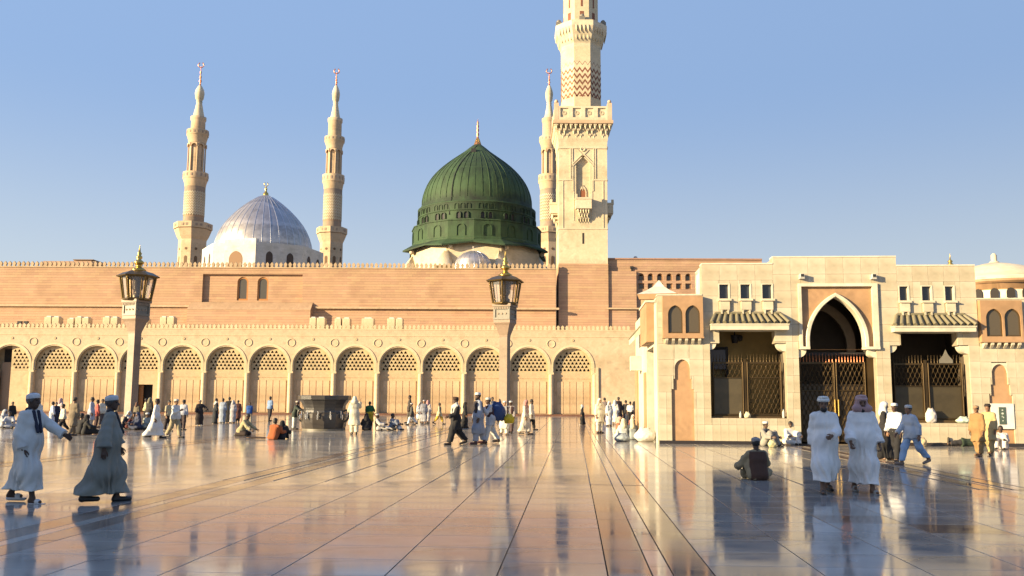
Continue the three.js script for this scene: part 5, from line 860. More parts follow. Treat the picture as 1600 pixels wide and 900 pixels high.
    const f = (x, y, z) => { let d = core(x, y, z); if (skirt) d = smin(d, skirt(x, y, z), 0.09); const low = clamp((J.ph + 0.35 - y) / 0.9, 0.22, 1); d = fold(d, x, y, z, 0.011 * low * (near ? 2.5 : 1.1), cx, cz + (mix(L[1], Rg[1], 0.5)[2]) * clamp((J.ph - y) / 0.8, 0, 1)); for (const s of sl2) { let q = s(x, y, z); q += 0.004 * Math.sin(y * 42 + x * 30 + ph); d = smin(d, q, 0.028); } if (!o.sit) d = Math.max(d, hem + 0.012 * Math.sin(Math.atan2(x, z) * 5 + ph) - y); else d = Math.max(d, 0.006 - y); d = Math.max(d, 0.06 - Math.hypot(x - neckC[0], (y - neckC[1] - 0.02) * 0.9, z - neckC[2])); return d; };
    return mesh(name, f, BB(0.1 + 0.19 * flare), cloth(col, o.sheen ?? 0.9));
  }
  if (o.robe) upper('robe', o.robe, 0.02); if (o.tunic) upper('tunic', o.tunic, 0.018); if (o.shirt) upper('shirt', [o.shirt[0], o.shirt[1] ?? 0.84, 1, 0.01, o.shirt[2] ?? 0.95], o.tunic ? 0.03 : 0.015);
  if (o.trousers) { const [col, w = 0.025, end = 0.1] = o.trousers, l2 = []; for (const k of ['L', 'R']) { const l = J.leg[k], c = l[2]; const A = rc(l[0], l[1], 0.096 + w * 0.6, 0.062 + w), B = rc(l[1], l[2], 0.06 + w, 0.046 + w); l2.push((x, y, z) => { let d = smin(A(x, y, z), B(x, y, z), 0.05); return d; }); } const hips = blend(torso(J, 0.016).slice(4), 0.05), lg = blend(l2, 0.05); mesh('trousers', (x, y, z) => { let d = smin(lg(x, y, z), hips(x, y, z), 0.06) + 0.005 * Math.sin(y * 30 + x * 22 + z * 15 + ph); d = Math.max(d, y - J.ph - 0.1); if (!o.sit) { for (const k of ['L', 'R']) { const an = J.leg[k][2]; if (Math.hypot(x - an[0], z - an[2]) < 0.14 && y < an[1] + 0.12) d = Math.max(d, an[1] + end - 0.08 - y); } } else d = Math.max(d, 0.005 - y); return d; }, BB(0.15), cloth(col)); }
  if (o.vest) { const [col, hem = 0.78, open = 0.045] = o.vest, t2 = blend(torso(J, 0.042, o.belly ?? 0), 0.06); const low = J.ph - 0.1 + (hem - 0.78); mesh('vest', (x, y, z) => { let d = fold(t2(x, y, z), x, y, z, 0.003, 0, 0); d = Math.max(d, low - y, y - J.T([0, 0.5, 0])[1]); d = Math.max(d, Math.abs(x) - 0.19); const q = J.T([0, 0.3, 0]); if (z > q[2]) d = Math.max(d, open - Math.abs(x)); return Math.max(d, 0.085 - Math.hypot(x - J.neck[0], y - J.neck[1] - 0.03, z - J.neck[2])); }, BB(0.2), cloth(col)); }
  if (o.shawl) { const [col, drop = 0.28] = o.shawl, s2 = blend([rc(J.T([-0.14, 0.455, 0]), J.T([0.14, 0.455, 0]), 0.09, 0.09), rc(J.T([-0.12, 0.44, 0.07]), J.T([-0.1, 0.44 - drop, 0.11]), 0.055, 0.05), rc(J.T([0.12, 0.44, 0.07]), J.T([0.1, 0.44 - drop, 0.11]), 0.055, 0.05), rc(J.T([-0.1, 0.4, -0.09]), J.T([0.1, 0.4, -0.09]), 0.06, 0.06), rc(J.neck, add(J.neck, [0, 0.05, 0]), 0.085, 0.08)], 0.05); mesh('shawl', (x, y, z) => fold(s2(x, y, z), x, y, z, 0.008, 0, 0), BB(0.2), cloth(col)); }
  if (o.strip) { const s2 = blend([-1, 1].map((k) => rc(J.T([k * 0.05, 0.5, 0.07]), J.T([k * 0.035, 0.2, 0.155 + (o.belly ?? 0)]), 0.03, 0.026)).concat([rc(J.T([-0.06, 0.52, -0.02]), J.T([0.06, 0.52, -0.02]), 0.05, 0.05)]), 0.03); mesh('neck_scarf', s2, BB(0.2), cloth(o.strip)); }
  // head wear and hair
  const HB = [[-0.2, -0.34, -0.22], [0.2, 0.2, 0.2]], put = (n, f, mat, c) => { const m = mesh(n, f, HB, mat, c ?? (near ? 0.0085 : 0.018)); m.geometry.applyMatrix4(HM); return m; };
  const skull = (e) => ell([0, 0.03, -0.012], [0.076 + e, 0.096 + e, 0.096 + e]);
  if (o.hair !== false) { const s2 = skull(0.011), b = ell([0, -0.03, -0.05], [0.078, 0.07, 0.06]); put('hair', (x, y, z) => Math.max(smin(s2(x, y, z), o.longHair ? b(x, y, z) : 1, 0.03), 0.783 * (z - 0.07) - 0.62 * (y - 0.06)), skinMat(o.hair ?? HAIR)); }
  if (o.beard) { const b = ell([0, -0.086, 0.045], [0.06, 0.055 + (o.beard === 'long' ? 0.03 : 0), 0.058]), m = ell([0, -0.058, 0.1], [0.024, 0.012, 0.03]), ch = rc([-0.068, -0.01, 0.01], [0.068, -0.01, 0.01], 0.012, 0.012); put('beard', (x, y, z) => Math.max(Math.max(b(x, y, z), y + 0.045 - 0.25 * Math.abs(x) * 4), -m(x, y, z)), skinMat(o.beardCol ?? HAIR), near ? 0.007 : 0.014); }
  if (o.cap) { const c = o.cap, h = lathe([[0.086, -0.018], [0.0905, -0.012], [0.091, 0.025], [0.083, 0.05], [0.05, 0.066], [0.0, 0.072]], near ? 28 : 14).scale(1, 1, 1.16); const m = part('cap', h, cloth(c), g); m.geometry.applyMatrix4(HM.clone().multiply(M4(0, 0.058, -0.012, -0.12))); if (o.peak) { const v = part('cap_peak', new THREE.CylinderGeometry(0.07, 0.075, 0.012, 14, 1, false, -Math.PI / 2, Math.PI).scale(1, 1, 1.1), cloth(c), g); v.geometry.applyMatrix4(HM.clone().multiply(M4(0, 0.05, 0.075, 0.15))); } }
  if (o.turban) { const tb = new MB(); [[0.068, -0.12, 0.032], [0.088, 0.1, 0.032], [0.112, -0.2, 0.026], [0.075, -0.28, 0.03]].forEach(([y, rx, r], i) => tb.add(new THREE.TorusGeometry(0.078 - i * 0.006, r, 8, near ? 30 : 14).scale(1, 1.14, 1), M4(0, y, -0.01, Math.PI / 2 + rx, 0, rx * 0.6))); tb.add(new THREE.SphereGeometry(0.08, 14, 8).scale(1, 0.7, 1.1), M4(0, 0.09, -0.012)); const m = tb.build('turban', cloth(o.turban), g); m.geometry.applyMatrix4(HM); if (o.tail) { const q = put('turban_tail', rc([0.03, 0.03, -0.1], [0.05, -0.24, -0.13], 0.035, 0.04), cloth(o.turban)); } }
  if (o.headcloth) { const [col, drop = 0.16, wrap = 0] = o.headcloth, s2 = blend([skull(0.024), rc([0, -0.02, -0.04], [0, -0.04 - drop, -0.05], 0.1, 0.125), rc([-0.07, -0.05, 0], [-0.12, -0.06 - drop, 0.04], 0.055, 0.06), rc([0.07, -0.05, 0], [0.12, -0.06 - drop, 0.04], 0.055, 0.06), ...(wrap ? [rc([-0.05, -0.08, 0.05], [0.05, -0.08, 0.05], 0.052, 0.052), rc([-0.06, -0.11, 0], [0.06, -0.11, 0], 0.075, 0.075)] : [rc([0, -0.16, 0.01], [0, -0.2, 0.03], 0.085, 0.09)])], 0.04), face = ell([0, wrap ? 0.012 : -0.015, 0.13], [0.07, wrap ? 0.075 : 0.09, 0.1]); put('head_cloth', (x, y, z) => fold(Math.max(s2(x, y, z), -face(x, y, z)), x, y, z, 0.004, 0, 0), cloth(col)); }
  if (o.band) { const m = part('head_band', new THREE.TorusGeometry(0.098, 0.013, 6, 24).scale(1, 1.12, 1), cloth(o.band), g); m.geometry.applyMatrix4(HM.clone().multiply(M4(0, 0.075, -0.012, Math.PI / 2 - 0.1))); }
  if (near) { const e = new MB(); for (const k of [-1, 1]) e.add(new THREE.SphereGeometry(0.012, 10, 8), M4(k * 0.031, 0.014, 0.074)); const m = e.build('eyes', std([0.03, 0.02, 0.016], { roughness: 0.2 }), g); m.geometry.applyMatrix4(HM); }
  // footwear
  if (o.shoes !== false) for (const k of ['L', 'R']) { const l = J.leg[k], hl = l[4], to = l[3], c = o.shoes ?? [0.02, 0.015, 0.012]; const fine = near ? 0.0095 : 0.018, bb = bounds([hl, to], 0.09); bb[0][1] = Math.max(bb[0][1], -0.01);
    if (o.sandals) { const so = blend([rc(add(hl, [0, -0.03, 0]), add(to, [0, -0.02, 0.05]), 0.045, 0.05)], 0.01), st = rc(add(mix(hl, to, 0.72), [0, 0.002, 0]), add(mix(hl, to, 0.86), [0, 0, 0]), 0.043, 0.04); mesh('sandal', (x, y, z) => { const t = clamp((z - hl[2]) / (to[2] - hl[2] + 1e-6), 0, 1), fy = hl[1] + (to[1] - hl[1]) * t; const sole = Math.max(so(x, y, z), y - (fy - 0.024)); return Math.max(Math.min(sole, st(x, y, z)), 0.001 - y); }, bb, cloth(o.sandals, 0.6), fine); }
    else mesh('shoe', (x, y, z) => Math.max(smin(rc(hl, add(to, [0, 0, 0.03]), 0.046, 0.04)(x, y, z), rc(hl, add(hl, [0, 0.05, 0.01]), 0.042, 0.042)(x, y, z), 0.03), 0.001 - y), bb, cloth(c, 0.45), fine); }
  if (o.lie) { g.rotation.order = 'YXZ'; g.rotation.x = -Math.PI / 2; g.position.y = 0.15; }
  return { g, J, sc, p };
}

// --- nearest figures
const BLUEWHITE = [0.58, 0.61, 0.64];
person('man in long pale robe and skullcap striding at the left edge, one arm forward', 38, 785, 608, 78, { robe: [[0.58, 0.57, 0.53], 0.2, 1.12, 0.022, 1.93], strip: [0.02, 0.025, 0.045], stride: 19, front: 'R', aL: [46, 14, 14, 0], aR: [-4, 10, 22, 8], cap: [0.66, 0.66, 0.66], skin: DARK_SKIN, hair: [0.1, 0.1, 0.1], sandals: [0.6, 0.6, 0.6], lean: 3, nod: 0, look: 6, belly: 0.02 });
person('stout man in wide grey robe and white cap seen from behind near the left lamp', 163, 785, 612, 118, { robe: [[0.21, 0.21, 0.18], 0.14, 1.32, 0.065, 1.9], stride: 17, front: 'L', aR: [-16, 20, 14, 0], aL: [12, 8, 15, 5], cap: [0.56, 0.58, 0.58], skin: DARK_SKIN, hair: [0.05, 0.05, 0.05], shoes: [0.012, 0.012, 0.014], belly: 0.05, lean: 2, look: -22, nod: 0, strip: [0.03, 0.03, 0.035] });
person('bearded man in white robe and white turban walking forward, one hand at his waist', 1291, 770, 617, -8, { robe: [[0.75, 0.72, 0.68], 0.22, 1.16, 0.02, 1.93], stride: 18, front: 'R', aL: [18, 8, 52, 44], aR: [-12, 7, 18, 0], turban: [0.66, 0.65, 0.6], tail: true, beard: true, skin: [0.17, 0.09, 0.052], sandals: [0.05, 0.045, 0.04], nod: 8, look: -6, fist: true });
person('bearded man in white robe with red and white head cloth wrapped round his chin', 1351, 770, 616, -4, { robe: [[0.77, 0.74, 0.70], 0.16, 0.86, 0.045, 1.86], stride: 15, front: 'L', aL: [2, 13, 16, 0], aR: [10, 14, 24, 2], headcloth: [[0.42, 0.26, 0.25], 0.03, 1], turban: [0.46, 0.30, 0.29], beard: 'long', skin: [0.17, 0.09, 0.052], sandals: [0.30, 0.28, 0.25], nod: 6, belly: 0.03, fist: true });
person('man in brown vest and grey cap sitting on the open paving, seen from behind', 1185, 750, 688, 186, { sit: 'onecross', h: 1.7, tunic: [[0.27, 0.21, 0.12], 0.6, 1, 0.03, 1.9], vest: [[0.075, 0.036, 0.022], 0.74, 0.05], trousers: [[0.25, 0.2, 0.12], 0.04], cap: [0.30, 0.28, 0.27], skin: DARK_SKIN, lean: 10, aL: [35, 22, 40, 10], aR: [38, 24, 40, 10], hair: [0.02, 0.018, 0.016], shoes: false });

// --- right middle ground
person('woman in black cloak and white head scarf behind the pair of white robed men', 1384, 719, 627, 60, { robe: [BLACK, 0.06, 1.05, 0.03, 1.9], headcloth: [[0.62, 0.62, 0.6], 0.16], stride: 10, shoes: [0.25, 0.15, 0.1], skin: TAN_SKIN, hair: false });
person('man in white shirt, black trousers and white skullcap walking left beside the blue trousered man', 1402, 722, 627, -55, { shirt: [[0.66, 0.66, 0.66], 0.86, 1.9], trousers: [BLACK, 0.03], cap: WHITE, skin: DARK_SKIN, stride: 15, aR: [5, 10, 25, 5] });
person('man in pale tunic, light blue trousers and white cap striding left before the right gate', 1427, 726, 627, -72, { tunic: [[0.52, 0.58, 0.66], 0.72, 1.0, 0.02, 1.95], trousers: [[0.34, 0.48, 0.68], 0.035], cap: [0.7, 0.68, 0.64], skin: SKIN, stride: 27, front: 'R', lean: 8, aL: [-20, 12, 25, 0], aR: [20, 8, 20, 0], shoes: [0.3, 0.2, 0.14] });
person('man in brown tunic and trousers with a peaked cap in front of the right niche', 1530, 713, 632, -55, { tunic: [[0.32, 0.185, 0.07], 0.5, 1.1, 0.02, 1.95], trousers: [[0.34, 0.20, 0.08], 0.045], cap: [0.36, 0.22, 0.12], peak: true, skin: SKIN, stride: 8, belly: 0.02, shoes: [0.2, 0.1, 0.05] });
person('dark haired man in yellowish tan clothes walking behind the brown clad man', 1548, 711, 630, -50, { tunic: [[0.56, 0.40, 0.18], 0.5, 1.0, 0.02, 1.95], trousers: [[0.48, 0.34, 0.15], 0.045], turban: [0.03, 0.02, 0.018], skin: SKIN, stride: 16, shoes: [0.15, 0.09, 0.05] });
person('person in white and pink clothes crouching below the white board in the right niche', 1566, 702, 665, -35, { sit: 'kneesup', h: 1.6, tunic: [[0.66, 0.60, 0.56], 0.4, 1, 0.02, 1.9], vest: [[0.45, 0.22, 0.17], 0.8, 0.06], skin: DARK_SKIN, lean: 14, aL: [45, 10, 50, 15], aR: [48, 8, 55, 15] });
person('man in dark vest and white cap leaning against the marble bench wall', 1196, 697, 661, 40, { sit: 'kneesup', h: 1.72, tunic: [[0.30, 0.28, 0.24], 0.4, 1, 0.02, 1.9], vest: [[0.05, 0.055, 0.07], 0.8, 0.02], cap: WHITE, skin: DARK_SKIN, lean: 2, aL: [40, 12, 45, 10], aR: [42, 12, 45, 10] });
person('man in white clothes sitting with knees drawn up beside the portal', 1234, 695, 663, 10, { sit: 'onecross', h: 1.7, tunic: [[0.72, 0.70, 0.66], 0.4, 1, 0.02, 1.9], trousers: [[0.72, 0.70, 0.66], 0.05], skin: DARK_SKIN, lean: 6, aL: [45, 14, 40, 10], aR: [40, 14, 50, 14], nod: 14 });
person('sleeping person under dark green clothes lying along the foot of the right bench wall', 1478, 697.2, 680, -90, { lie: true, h: 1.7, tunic: [[0.03, 0.05, 0.028], 0.5, 1.1, 0.02, 1.95], trousers: [[0.03, 0.028, 0.03], 0.04], shawl: [[0.035, 0.05, 0.03], 0.3], skin: SKIN, spread: 0.04, aL: [20, 12, 60, 30], aR: [15, 8, 50, 30] });

// --- group at the left corner of the gate
const G2 = { skin: SKIN };
person('woman in black cloak with white scarf standing alone left of the gate corner', 910, 664, 632, -90, { robe: [BLACK, 0.05, 1.15, 0.03, 1.9], headcloth: [[0.62, 0.6, 0.58], 0.04], hair: false, shoes: [0.6, 0.55, 0.5], stride: 6 });
person('person in cream tunic and narrow white trousers, leftmost of the standing group by the gate', 937, 677, 622, 20, { tunic: [[0.70, 0.64, 0.50], 0.55, 1.1, 0.03, 1.9], trousers: [[0.74, 0.70, 0.6], 0.02], headcloth: [CREAM, 0.12], hair: false });
person('dark haired man with blue trousers hidden behind the cream clad pair by the gate', 945, 662, 621, 170, { shirt: [[0.20, 0.16, 0.15], 0.84, 1.9], trousers: [[0.05, 0.06, 0.15], 0.03] });
person('person in white robe with grey blue stripe of cloth in the group by the gate', 952, 666, 627, 15, { robe: [WHITE, 0.1, 0.95, 0.02, 1.9], shawl: [[0.32, 0.38, 0.44], 0.4], headcloth: [WHITE, 0.1], hair: false });
person('person wrapped in a broad white cloth standing in the group by the gate', 961, 664, 625, 160, { robe: [[0.76, 0.72, 0.62], 0.2, 1.2, 0.05, 1.9], headcloth: [[0.7, 0.68, 0.6], 0.16], hair: false, shoes: [0.1, 0.06, 0.04] });
person('tall man in dark brown coat behind the white wrapped person', 967, 661, 620, -160, { robe: [[0.05, 0.03, 0.025], 0.35, 1, 0.02, 1.95], trousers: [[0.1, 0.06, 0.05], 0.03], skin: DARK_SKIN });
person('man in black shirt and dark trousers beside the white shirted man by the gate', 978, 664, 625, 150, { shirt: [BLACK, 0.8, 1.95], trousers: [NAVY, 0.03] });
person('man in white shirt and black trousers with belt at the gate side', 985, 665, 627, 165, { shirt: [WHITE, 0.9, 0.95], trousers: [BLACK, 0.03], skin: SKIN });
person('woman in dark dress and black scarf turned to the gate side doorway', 991, 660, 627, 90, { robe: [[0.03, 0.02, 0.024], 0.2, 1.05, 0.03, 1.9], headcloth: [BLACK, 0.1], hair: false });
const seatG = (label, x, y, yaw, col, extra = {}) => person(label, x, y, y - 22, yaw, { sit: 'cross', h: 1.65, tunic: [col, 0.3, 1.1, 0.03, 1.9], lean: 8, aL: [40, 16, 45, 12], aR: [38, 14, 50, 12], ...extra });
seatG('seated person in orange red clothes, leftmost of the sitting group by the gate', 966, 681, 60, [0.42, 0.14, 0.07], { headcloth: [[0.5, 0.36, 0.28], 0.1], hair: false });
seatG('seated person in cream head scarf and grey white cloak facing away, left of two', 975, 687, 180, [0.50, 0.52, 0.50], { headcloth: [[0.70, 0.64, 0.44], 0.16], hair: false });
seatG('seated person in cream head scarf and grey cloak, right of two before the gate corner', 989, 687, 186, [0.36, 0.40, 0.40], { headcloth: [[0.68, 0.62, 0.42], 0.18], hair: false });
seatG('person in red patterned dress sitting in the middle of the group by the gate', 989, 674, 10, [0.40, 0.10, 0.08], { headcloth: [[0.6, 0.5, 0.44], 0.1], hair: false, sit: 'kneesup' });
seatG('person in white clothes sitting against the gate corner', 1008, 672, -20, [0.72, 0.62, 0.46], { headcloth: [[0.7, 0.6, 0.42], 0.14], hair: false, h: 1.8 });
seatG('person in dark grey sitting at the foot of the bright gate corner', 1017, 682, -30, [0.18, 0.15, 0.13], { headcloth: [[0.34, 0.24, 0.2], 0.08], hair: false });
person('bending woman in dark clothes with black head scarf over the sitting group', 1001, 668, 640, 80, { robe: [[0.05, 0.04, 0.04], 0.25, 1.1, 0.03, 1.9], headcloth: [BLACK, 0.14], hair: false, lean: 32, h: 1.62 });

// --- centre
person('tall man in dark top and dark trousers behind the striding man in white trousers', 640, 661, 617, -80, { shirt: [[0.05, 0.04, 0.035], 0.7, 1.9], trousers: [[0.10, 0.08, 0.06], 0.03], skin: DARK_SKIN, stride: 12 });
person('man in black waistcoat and loose white trousers striding left', 643, 664, 628, -75, { tunic: [[0.06, 0.06, 0.055], 0.62, 1.05, 0.02, 1.95], trousers: [WHITE, 0.045], cap: [0.7, 0.66, 0.6], stride: 24, skin: DARK_SKIN });
person('man in white robe at the left of three walking men under the arches', 655, 660, 628, 30, { robe: [WHITE, 0.3, 0.95, 0.02, 1.9], trousers: [[0.3, 0.28, 0.26], 0.03], headcloth: [[0.6, 0.5, 0.45], 0.05], stride: 8, hair: false });
person('man in grey robe in the middle of three walking men', 662, 663, 624, 10, { robe: [[0.30, 0.30, 0.33], 0.2, 0.95, 0.02, 1.9], stride: 10, cap: [0.55, 0.5, 0.5] });
person('man with red and white head cloth at the right of three walking men', 668, 662, 625, 160, { robe: [[0.58, 0.52, 0.48], 0.2, 0.95, 0.02, 1.9], headcloth: [[0.55, 0.30, 0.28], 0.14], hair: false, stride: 10 });
person('dark skinned walker in yellow trousers and pale yellow scarf', 686, 663, 628, 82, { tunic: [[0.66, 0.58, 0.34], 0.62, 1, 0.02, 1.9], trousers: [[0.68, 0.42, 0.05], 0.04, 0.25], vest: [[0.05, 0.05, 0.03], 0.85, 0.12], skin: DARK_SKIN, stride: 26 });
person('man in black loose suit with white shawl and dark turban striding left', 712, 695, 618, -65, { tunic: [BLACK, 0.52, 1.12, 0.03, 1.95], trousers: [BLACK, 0.06], shawl: [[0.55, 0.53, 0.48], 0.22], turban: [0.07, 0.035, 0.018], skin: DARK_SKIN, stride: 24, front: 'L', aL: [22, 10, 50, 10], aR: [-10, 12, 20, 0] });
person('woman in full black cloak behind the black suited man', 726, 669, 628, 95, { robe: [BLACK, 0.04, 1.1, 0.04, 1.9], headcloth: [BLACK, 0.16], hair: false, stride: 8 });
person('bearded man in dark vest over pale blue long shirt and white skullcap', 747, 694, 611, -70, { robe: [[0.30, 0.34, 0.42], 0.34, 1.1, 0.03, 1.95], trousers: [[0.36, 0.38, 0.44], 0.05], vest: [[0.028, 0.022, 0.026], 0.6, 0.02], cap: WHITE, beard: true, skin: DARK_SKIN, stride: 12, aL: [0, 12, 15, 0], shoes: [0.12, 0.04, 0.03] });
const bagMan = person('man in white trousers and dark vest carrying a big blue sack on his back', 766, 693, 618, -68, { tunic: [[0.52, 0.54, 0.58], 0.66, 1, 0.02, 1.95], trousers: [[0.66, 0.64, 0.6], 0.04], vest: [[0.05, 0.02, 0.025], 0.7, 0.02], cap: [0.7, 0.66, 0.58], skin: DARK_SKIN, stride: 20, lean: 10, aR: [40, 10, 110, 10], aL: [35, 10, 110, 10] });
person('man in white tunic and open dark waistcoat, left of two by the right lamp', 788, 680, 625, 15, { tunic: [[0.72, 0.68, 0.58], 0.32, 1.1, 0.02, 1.95], trousers: [[0.7, 0.66, 0.56], 0.04], vest: [[0.05, 0.02, 0.022], 0.6, 0.09], cap: WHITE, stride: 10, skin: SKIN });
person('man in dark waistcoat and white skullcap, right of two by the right lamp', 798, 677, 625, -20, { tunic: [[0.34, 0.30, 0.28], 0.5, 1, 0.02, 1.95], trousers: [[0.08, 0.05, 0.05], 0.04], vest: [[0.045, 0.018, 0.02], 0.6, 0.03], cap: WHITE, stride: 12, skin: DARK_SKIN });
person('man in white robe draped with a red and white head cloth right of the lamp', 821, 679, 624, 70, { robe: [[0.70, 0.62, 0.50], 0.15, 1, 0.02, 1.9], shawl: [[0.55, 0.28, 0.22], 0.35], headcloth: [[0.50, 0.25, 0.22], 0.2], hair: false, stride: 14 });
person('man with dark beard and black bag walking beside the red scarfed man', 830, 672, 623, 75, { tunic: [[0.62, 0.58, 0.50], 0.6, 1, 0.02, 1.95], trousers: [BLACK, 0.035], skin: DARK_SKIN, stride: 14, beard: true });
person('person far back by the arches whose head shows behind the blue sack', 769, 660, 620, 40, { robe: [[0.5, 0.42, 0.3], 0.2, 0.95, 0.02, 1.9], skin: DARK_SKIN });

// --- around the basin
person('man in blue shirt and dark trousers standing before the arches left of the basin', 421, 658, 619, 150, { shirt: [[0.20, 0.30, 0.48], 0.84, 0.95], trousers: [[0.03, 0.025, 0.03], 0.03], stride: 7, skin: DARK_SKIN });
person('man in dark vest and white trousers bending to the basin taps at left', 460, 671, 625, 80, { tunic: [[0.045, 0.06, 0.045], 0.72, 1, 0.02, 1.95], trousers: [[0.66, 0.68, 0.64], 0.045], cap: [0.72, 0.58, 0.48], skin: DARK_SKIN, lean: 14, aL: [45, 8, 30, 5], aR: [50, 8, 25, 5] });
person('man in cream tunic and head scarf drinking at the right side of the basin', 553, 679, 619, 195, { tunic: [[0.68, 0.62, 0.46], 0.42, 1.15, 0.025, 1.95], trousers: [[0.68, 0.62, 0.46], 0.045], headcloth: [[0.7, 0.66, 0.54], 0.05], hair: false, aR: [60, 20, 110, 10], aL: [25, 12, 50, 10], stride: 7 });
person('man in green shirt with yellow cloth tied round his waist', 577, 671, 627, 200, { shirt: [[0.02, 0.12, 0.04], 0.9, 0.95], tunic: [[0.55, 0.38, 0.02], 0.5, 1.15, 0, 0], trousers: [[0.30, 0.28, 0.16], 0.04], skin: DARK_SKIN, aR: [-5, 26, 40, 25] });
seatG('person shrouded in black sitting in front of the green shirted man', 572, 672.5, 185, BLACK, { headcloth: [BLACK, 0.18], hair: false, sit: 'kneesup' });
seatG('man in black vest sitting with legs stretched right beside the black clad sitter', 591, 672.5, 95, [0.64, 0.60, 0.54], { sit: 'stretch', vest: [BLACK, 0.7, 0.04], trousers: [[0.02, 0.02, 0.02], 0.03], cap: [0.76, 0.7, 0.6], skin: DARK_SKIN, lean: -8 });
seatG('man in grey shirt and white trousers sitting with knees up right of the basin', 611, 672, 80, [0.26, 0.28, 0.32], { sit: 'kneesup', trousers: [WHITE, 0.04], skin: DARK_SKIN });
// --- left centre
person('man in black robe spreading his arms, standing alone left of the dark group', 311, 665, 624, 25, { robe: [[0.03, 0.022, 0.02], 0.05, 1.2, 0.03, 1.9], shoes: [0.7, 0.68, 0.64], skin: DARK_SKIN, aL: [15, 45, 25, 0], aR: [10, 15, 20, 0], cap: [0.4, 0.34, 0.3] });
person('person in dark cloak with a white front, leftmost of the standing cluster', 336, 662, 622, 120, { robe: [[0.02, 0.024, 0.03], 0.06, 1.1, 0.03, 1.9], shawl: [[0.5, 0.5, 0.48], 0.2] , skin: DARK_SKIN });
person('man in long light blue grey robe in the standing cluster', 347, 661, 622, 170, { robe: [[0.30, 0.35, 0.44], 0.06, 1, 0.02, 1.9], shoes: [0.6, 0.58, 0.56], skin: DARK_SKIN });
person('tall person in black at the middle of the standing cluster', 357, 660.5, 620, 185, { robe: [BLACK, 0.06, 1, 0.02, 1.9], skin: DARK_SKIN });
person('woman in white blouse and pale skirt of the standing cluster', 363, 661, 625, 180, { robe: [[0.48, 0.46, 0.47], 0.06, 1.05, 0.02, 1.9], shirt: [[0.16, 0.06, 0.05], 0.75, 0.9], headcloth: [[0.5, 0.48, 0.48], 0.06], hair: false });
person('person in brown red wrap, rightmost of the standing cluster', 371, 660, 625, 200, { robe: [[0.20, 0.08, 0.055], 0.3, 1.05, 0.03, 1.9], trousers: [BLACK, 0.03], skin: DARK_SKIN });
person('man in bright blue shirt and cream trousers standing over a kneeling man', 389, 663, 628, 10, { shirt: [[0.025, 0.10, 0.36], 0.82, 0.9], trousers: [[0.55, 0.47, 0.32], 0.035], skin: DARK_SKIN, spread: 0.03 });
person('kneeling man in yellow green shirt and dark trousers bowing to the right', 376, 681, 660, 75, { sit: 'kneel', h: 1.72, shirt: [[0.40, 0.36, 0.20], 0.5, 1.9], trousers: [[0.03, 0.018, 0.015], 0.04], skin: DARK_SKIN, lean: 30, headFwd: 0.04, nod: 30, aL: [40, 8, 20, 0], aR: [40, 8, 20, 0] });
seatG('person in orange patterned dress sitting on the paving left of the basin', 426, 687, 160, [0.38, 0.10, 0.025], { sit: 'kneesup', hair: HAIR, longHair: true, skin: DARK_SKIN, lean: 16 });
seatG('person in black sitting close beside the orange dressed sitter', 438, 686.5, 175, [0.016, 0.014, 0.016], { sit: 'kneesup', headcloth: [BLACK, 0.1], hair: false, h: 1.6, lean: 22, headDrop: 0.08 });
// --- left
person('man in white robe walking right with a grey side, right of the left lamp', 242, 685, 621, 100, { robe: [[0.74, 0.74, 0.72], 0.12, 1.05, 0.02, 1.95], stride: 20, front: 'L', skin: DARK_SKIN, aR: [-8, 8, 18, 0] });
person('man in tan shirt and dark trousers behind the white robed walker', 262, 674, 625, 60, { shirt: [[0.5, 0.42, 0.26], 0.86, 0.95], trousers: [[0.03, 0.02, 0.02], 0.03], skin: SKIN, stride: 8 });
person('man in white shirt, khaki trousers and white cap walking right of the white robed man', 272, 684, 621, 70, { shirt: [[0.70, 0.70, 0.66], 0.8, 1.95], trousers: [[0.38, 0.32, 0.20], 0.04], cap: [0.76, 0.7, 0.6], stride: 20, skin: SKIN, aR: [30, 8, 80, 20] });
person('man in pale shirt and dark trousers right of the khaki trousered walker', 285, 672, 624, 170, { shirt: [[0.44, 0.46, 0.52], 0.84, 1.9], trousers: [[0.06, 0.04, 0.04], 0.03], skin: DARK_SKIN });
person('man in white robe standing far back left of the striding boy', 80, 668, 627, 130, { robe: [[0.64, 0.66, 0.70], 0.1, 0.95, 0.02, 1.95], skin: DARK_SKIN, stride: 6 });
person('man in black clothes behind the white robed man at far left', 86, 667, 628, 40, { robe: [NAVY, 0.3, 0.95, 0.02, 1.9], trousers: [BLACK, 0.03], skin: DARK_SKIN });
person('person in white and pink scarf behind the boy at far left', 92, 664, 622, 150, { robe: [[0.55, 0.45, 0.45], 0.1, 1, 0.02, 1.9], headcloth: [[0.55, 0.36, 0.36], 0.1], hair: false });
person('boy in cream shirt and black trousers striding left', 97, 677, 629, -40, { shirt: [[0.62, 0.58, 0.46], 0.8, 1.9], trousers: [BLACK, 0.03], stride: 27, skin: DARK_SKIN });
person('man in olive brown tunic walking between the boy and two dark sitters', 113, 681, 619, 160, { robe: [[0.20, 0.155, 0.10], 0.42, 1.0, 0.02, 1.95], trousers: [[0.17, 0.13, 0.085], 0.045], skin: SKIN, stride: 14, cap: [0.1, 0.08, 0.06] });
seatG('person in black sitting upright with long hair, left of two dark sitters', 124, 678, 150, BLACK, { skin: SKIN, longHair: true, h: 1.75 });
seatG('person in black sitting with legs stretched right, right of two dark sitters', 132, 679, 120, [0.02, 0.02, 0.02], { sit: 'stretch', headcloth: [BLACK, 0.1], hair: false });
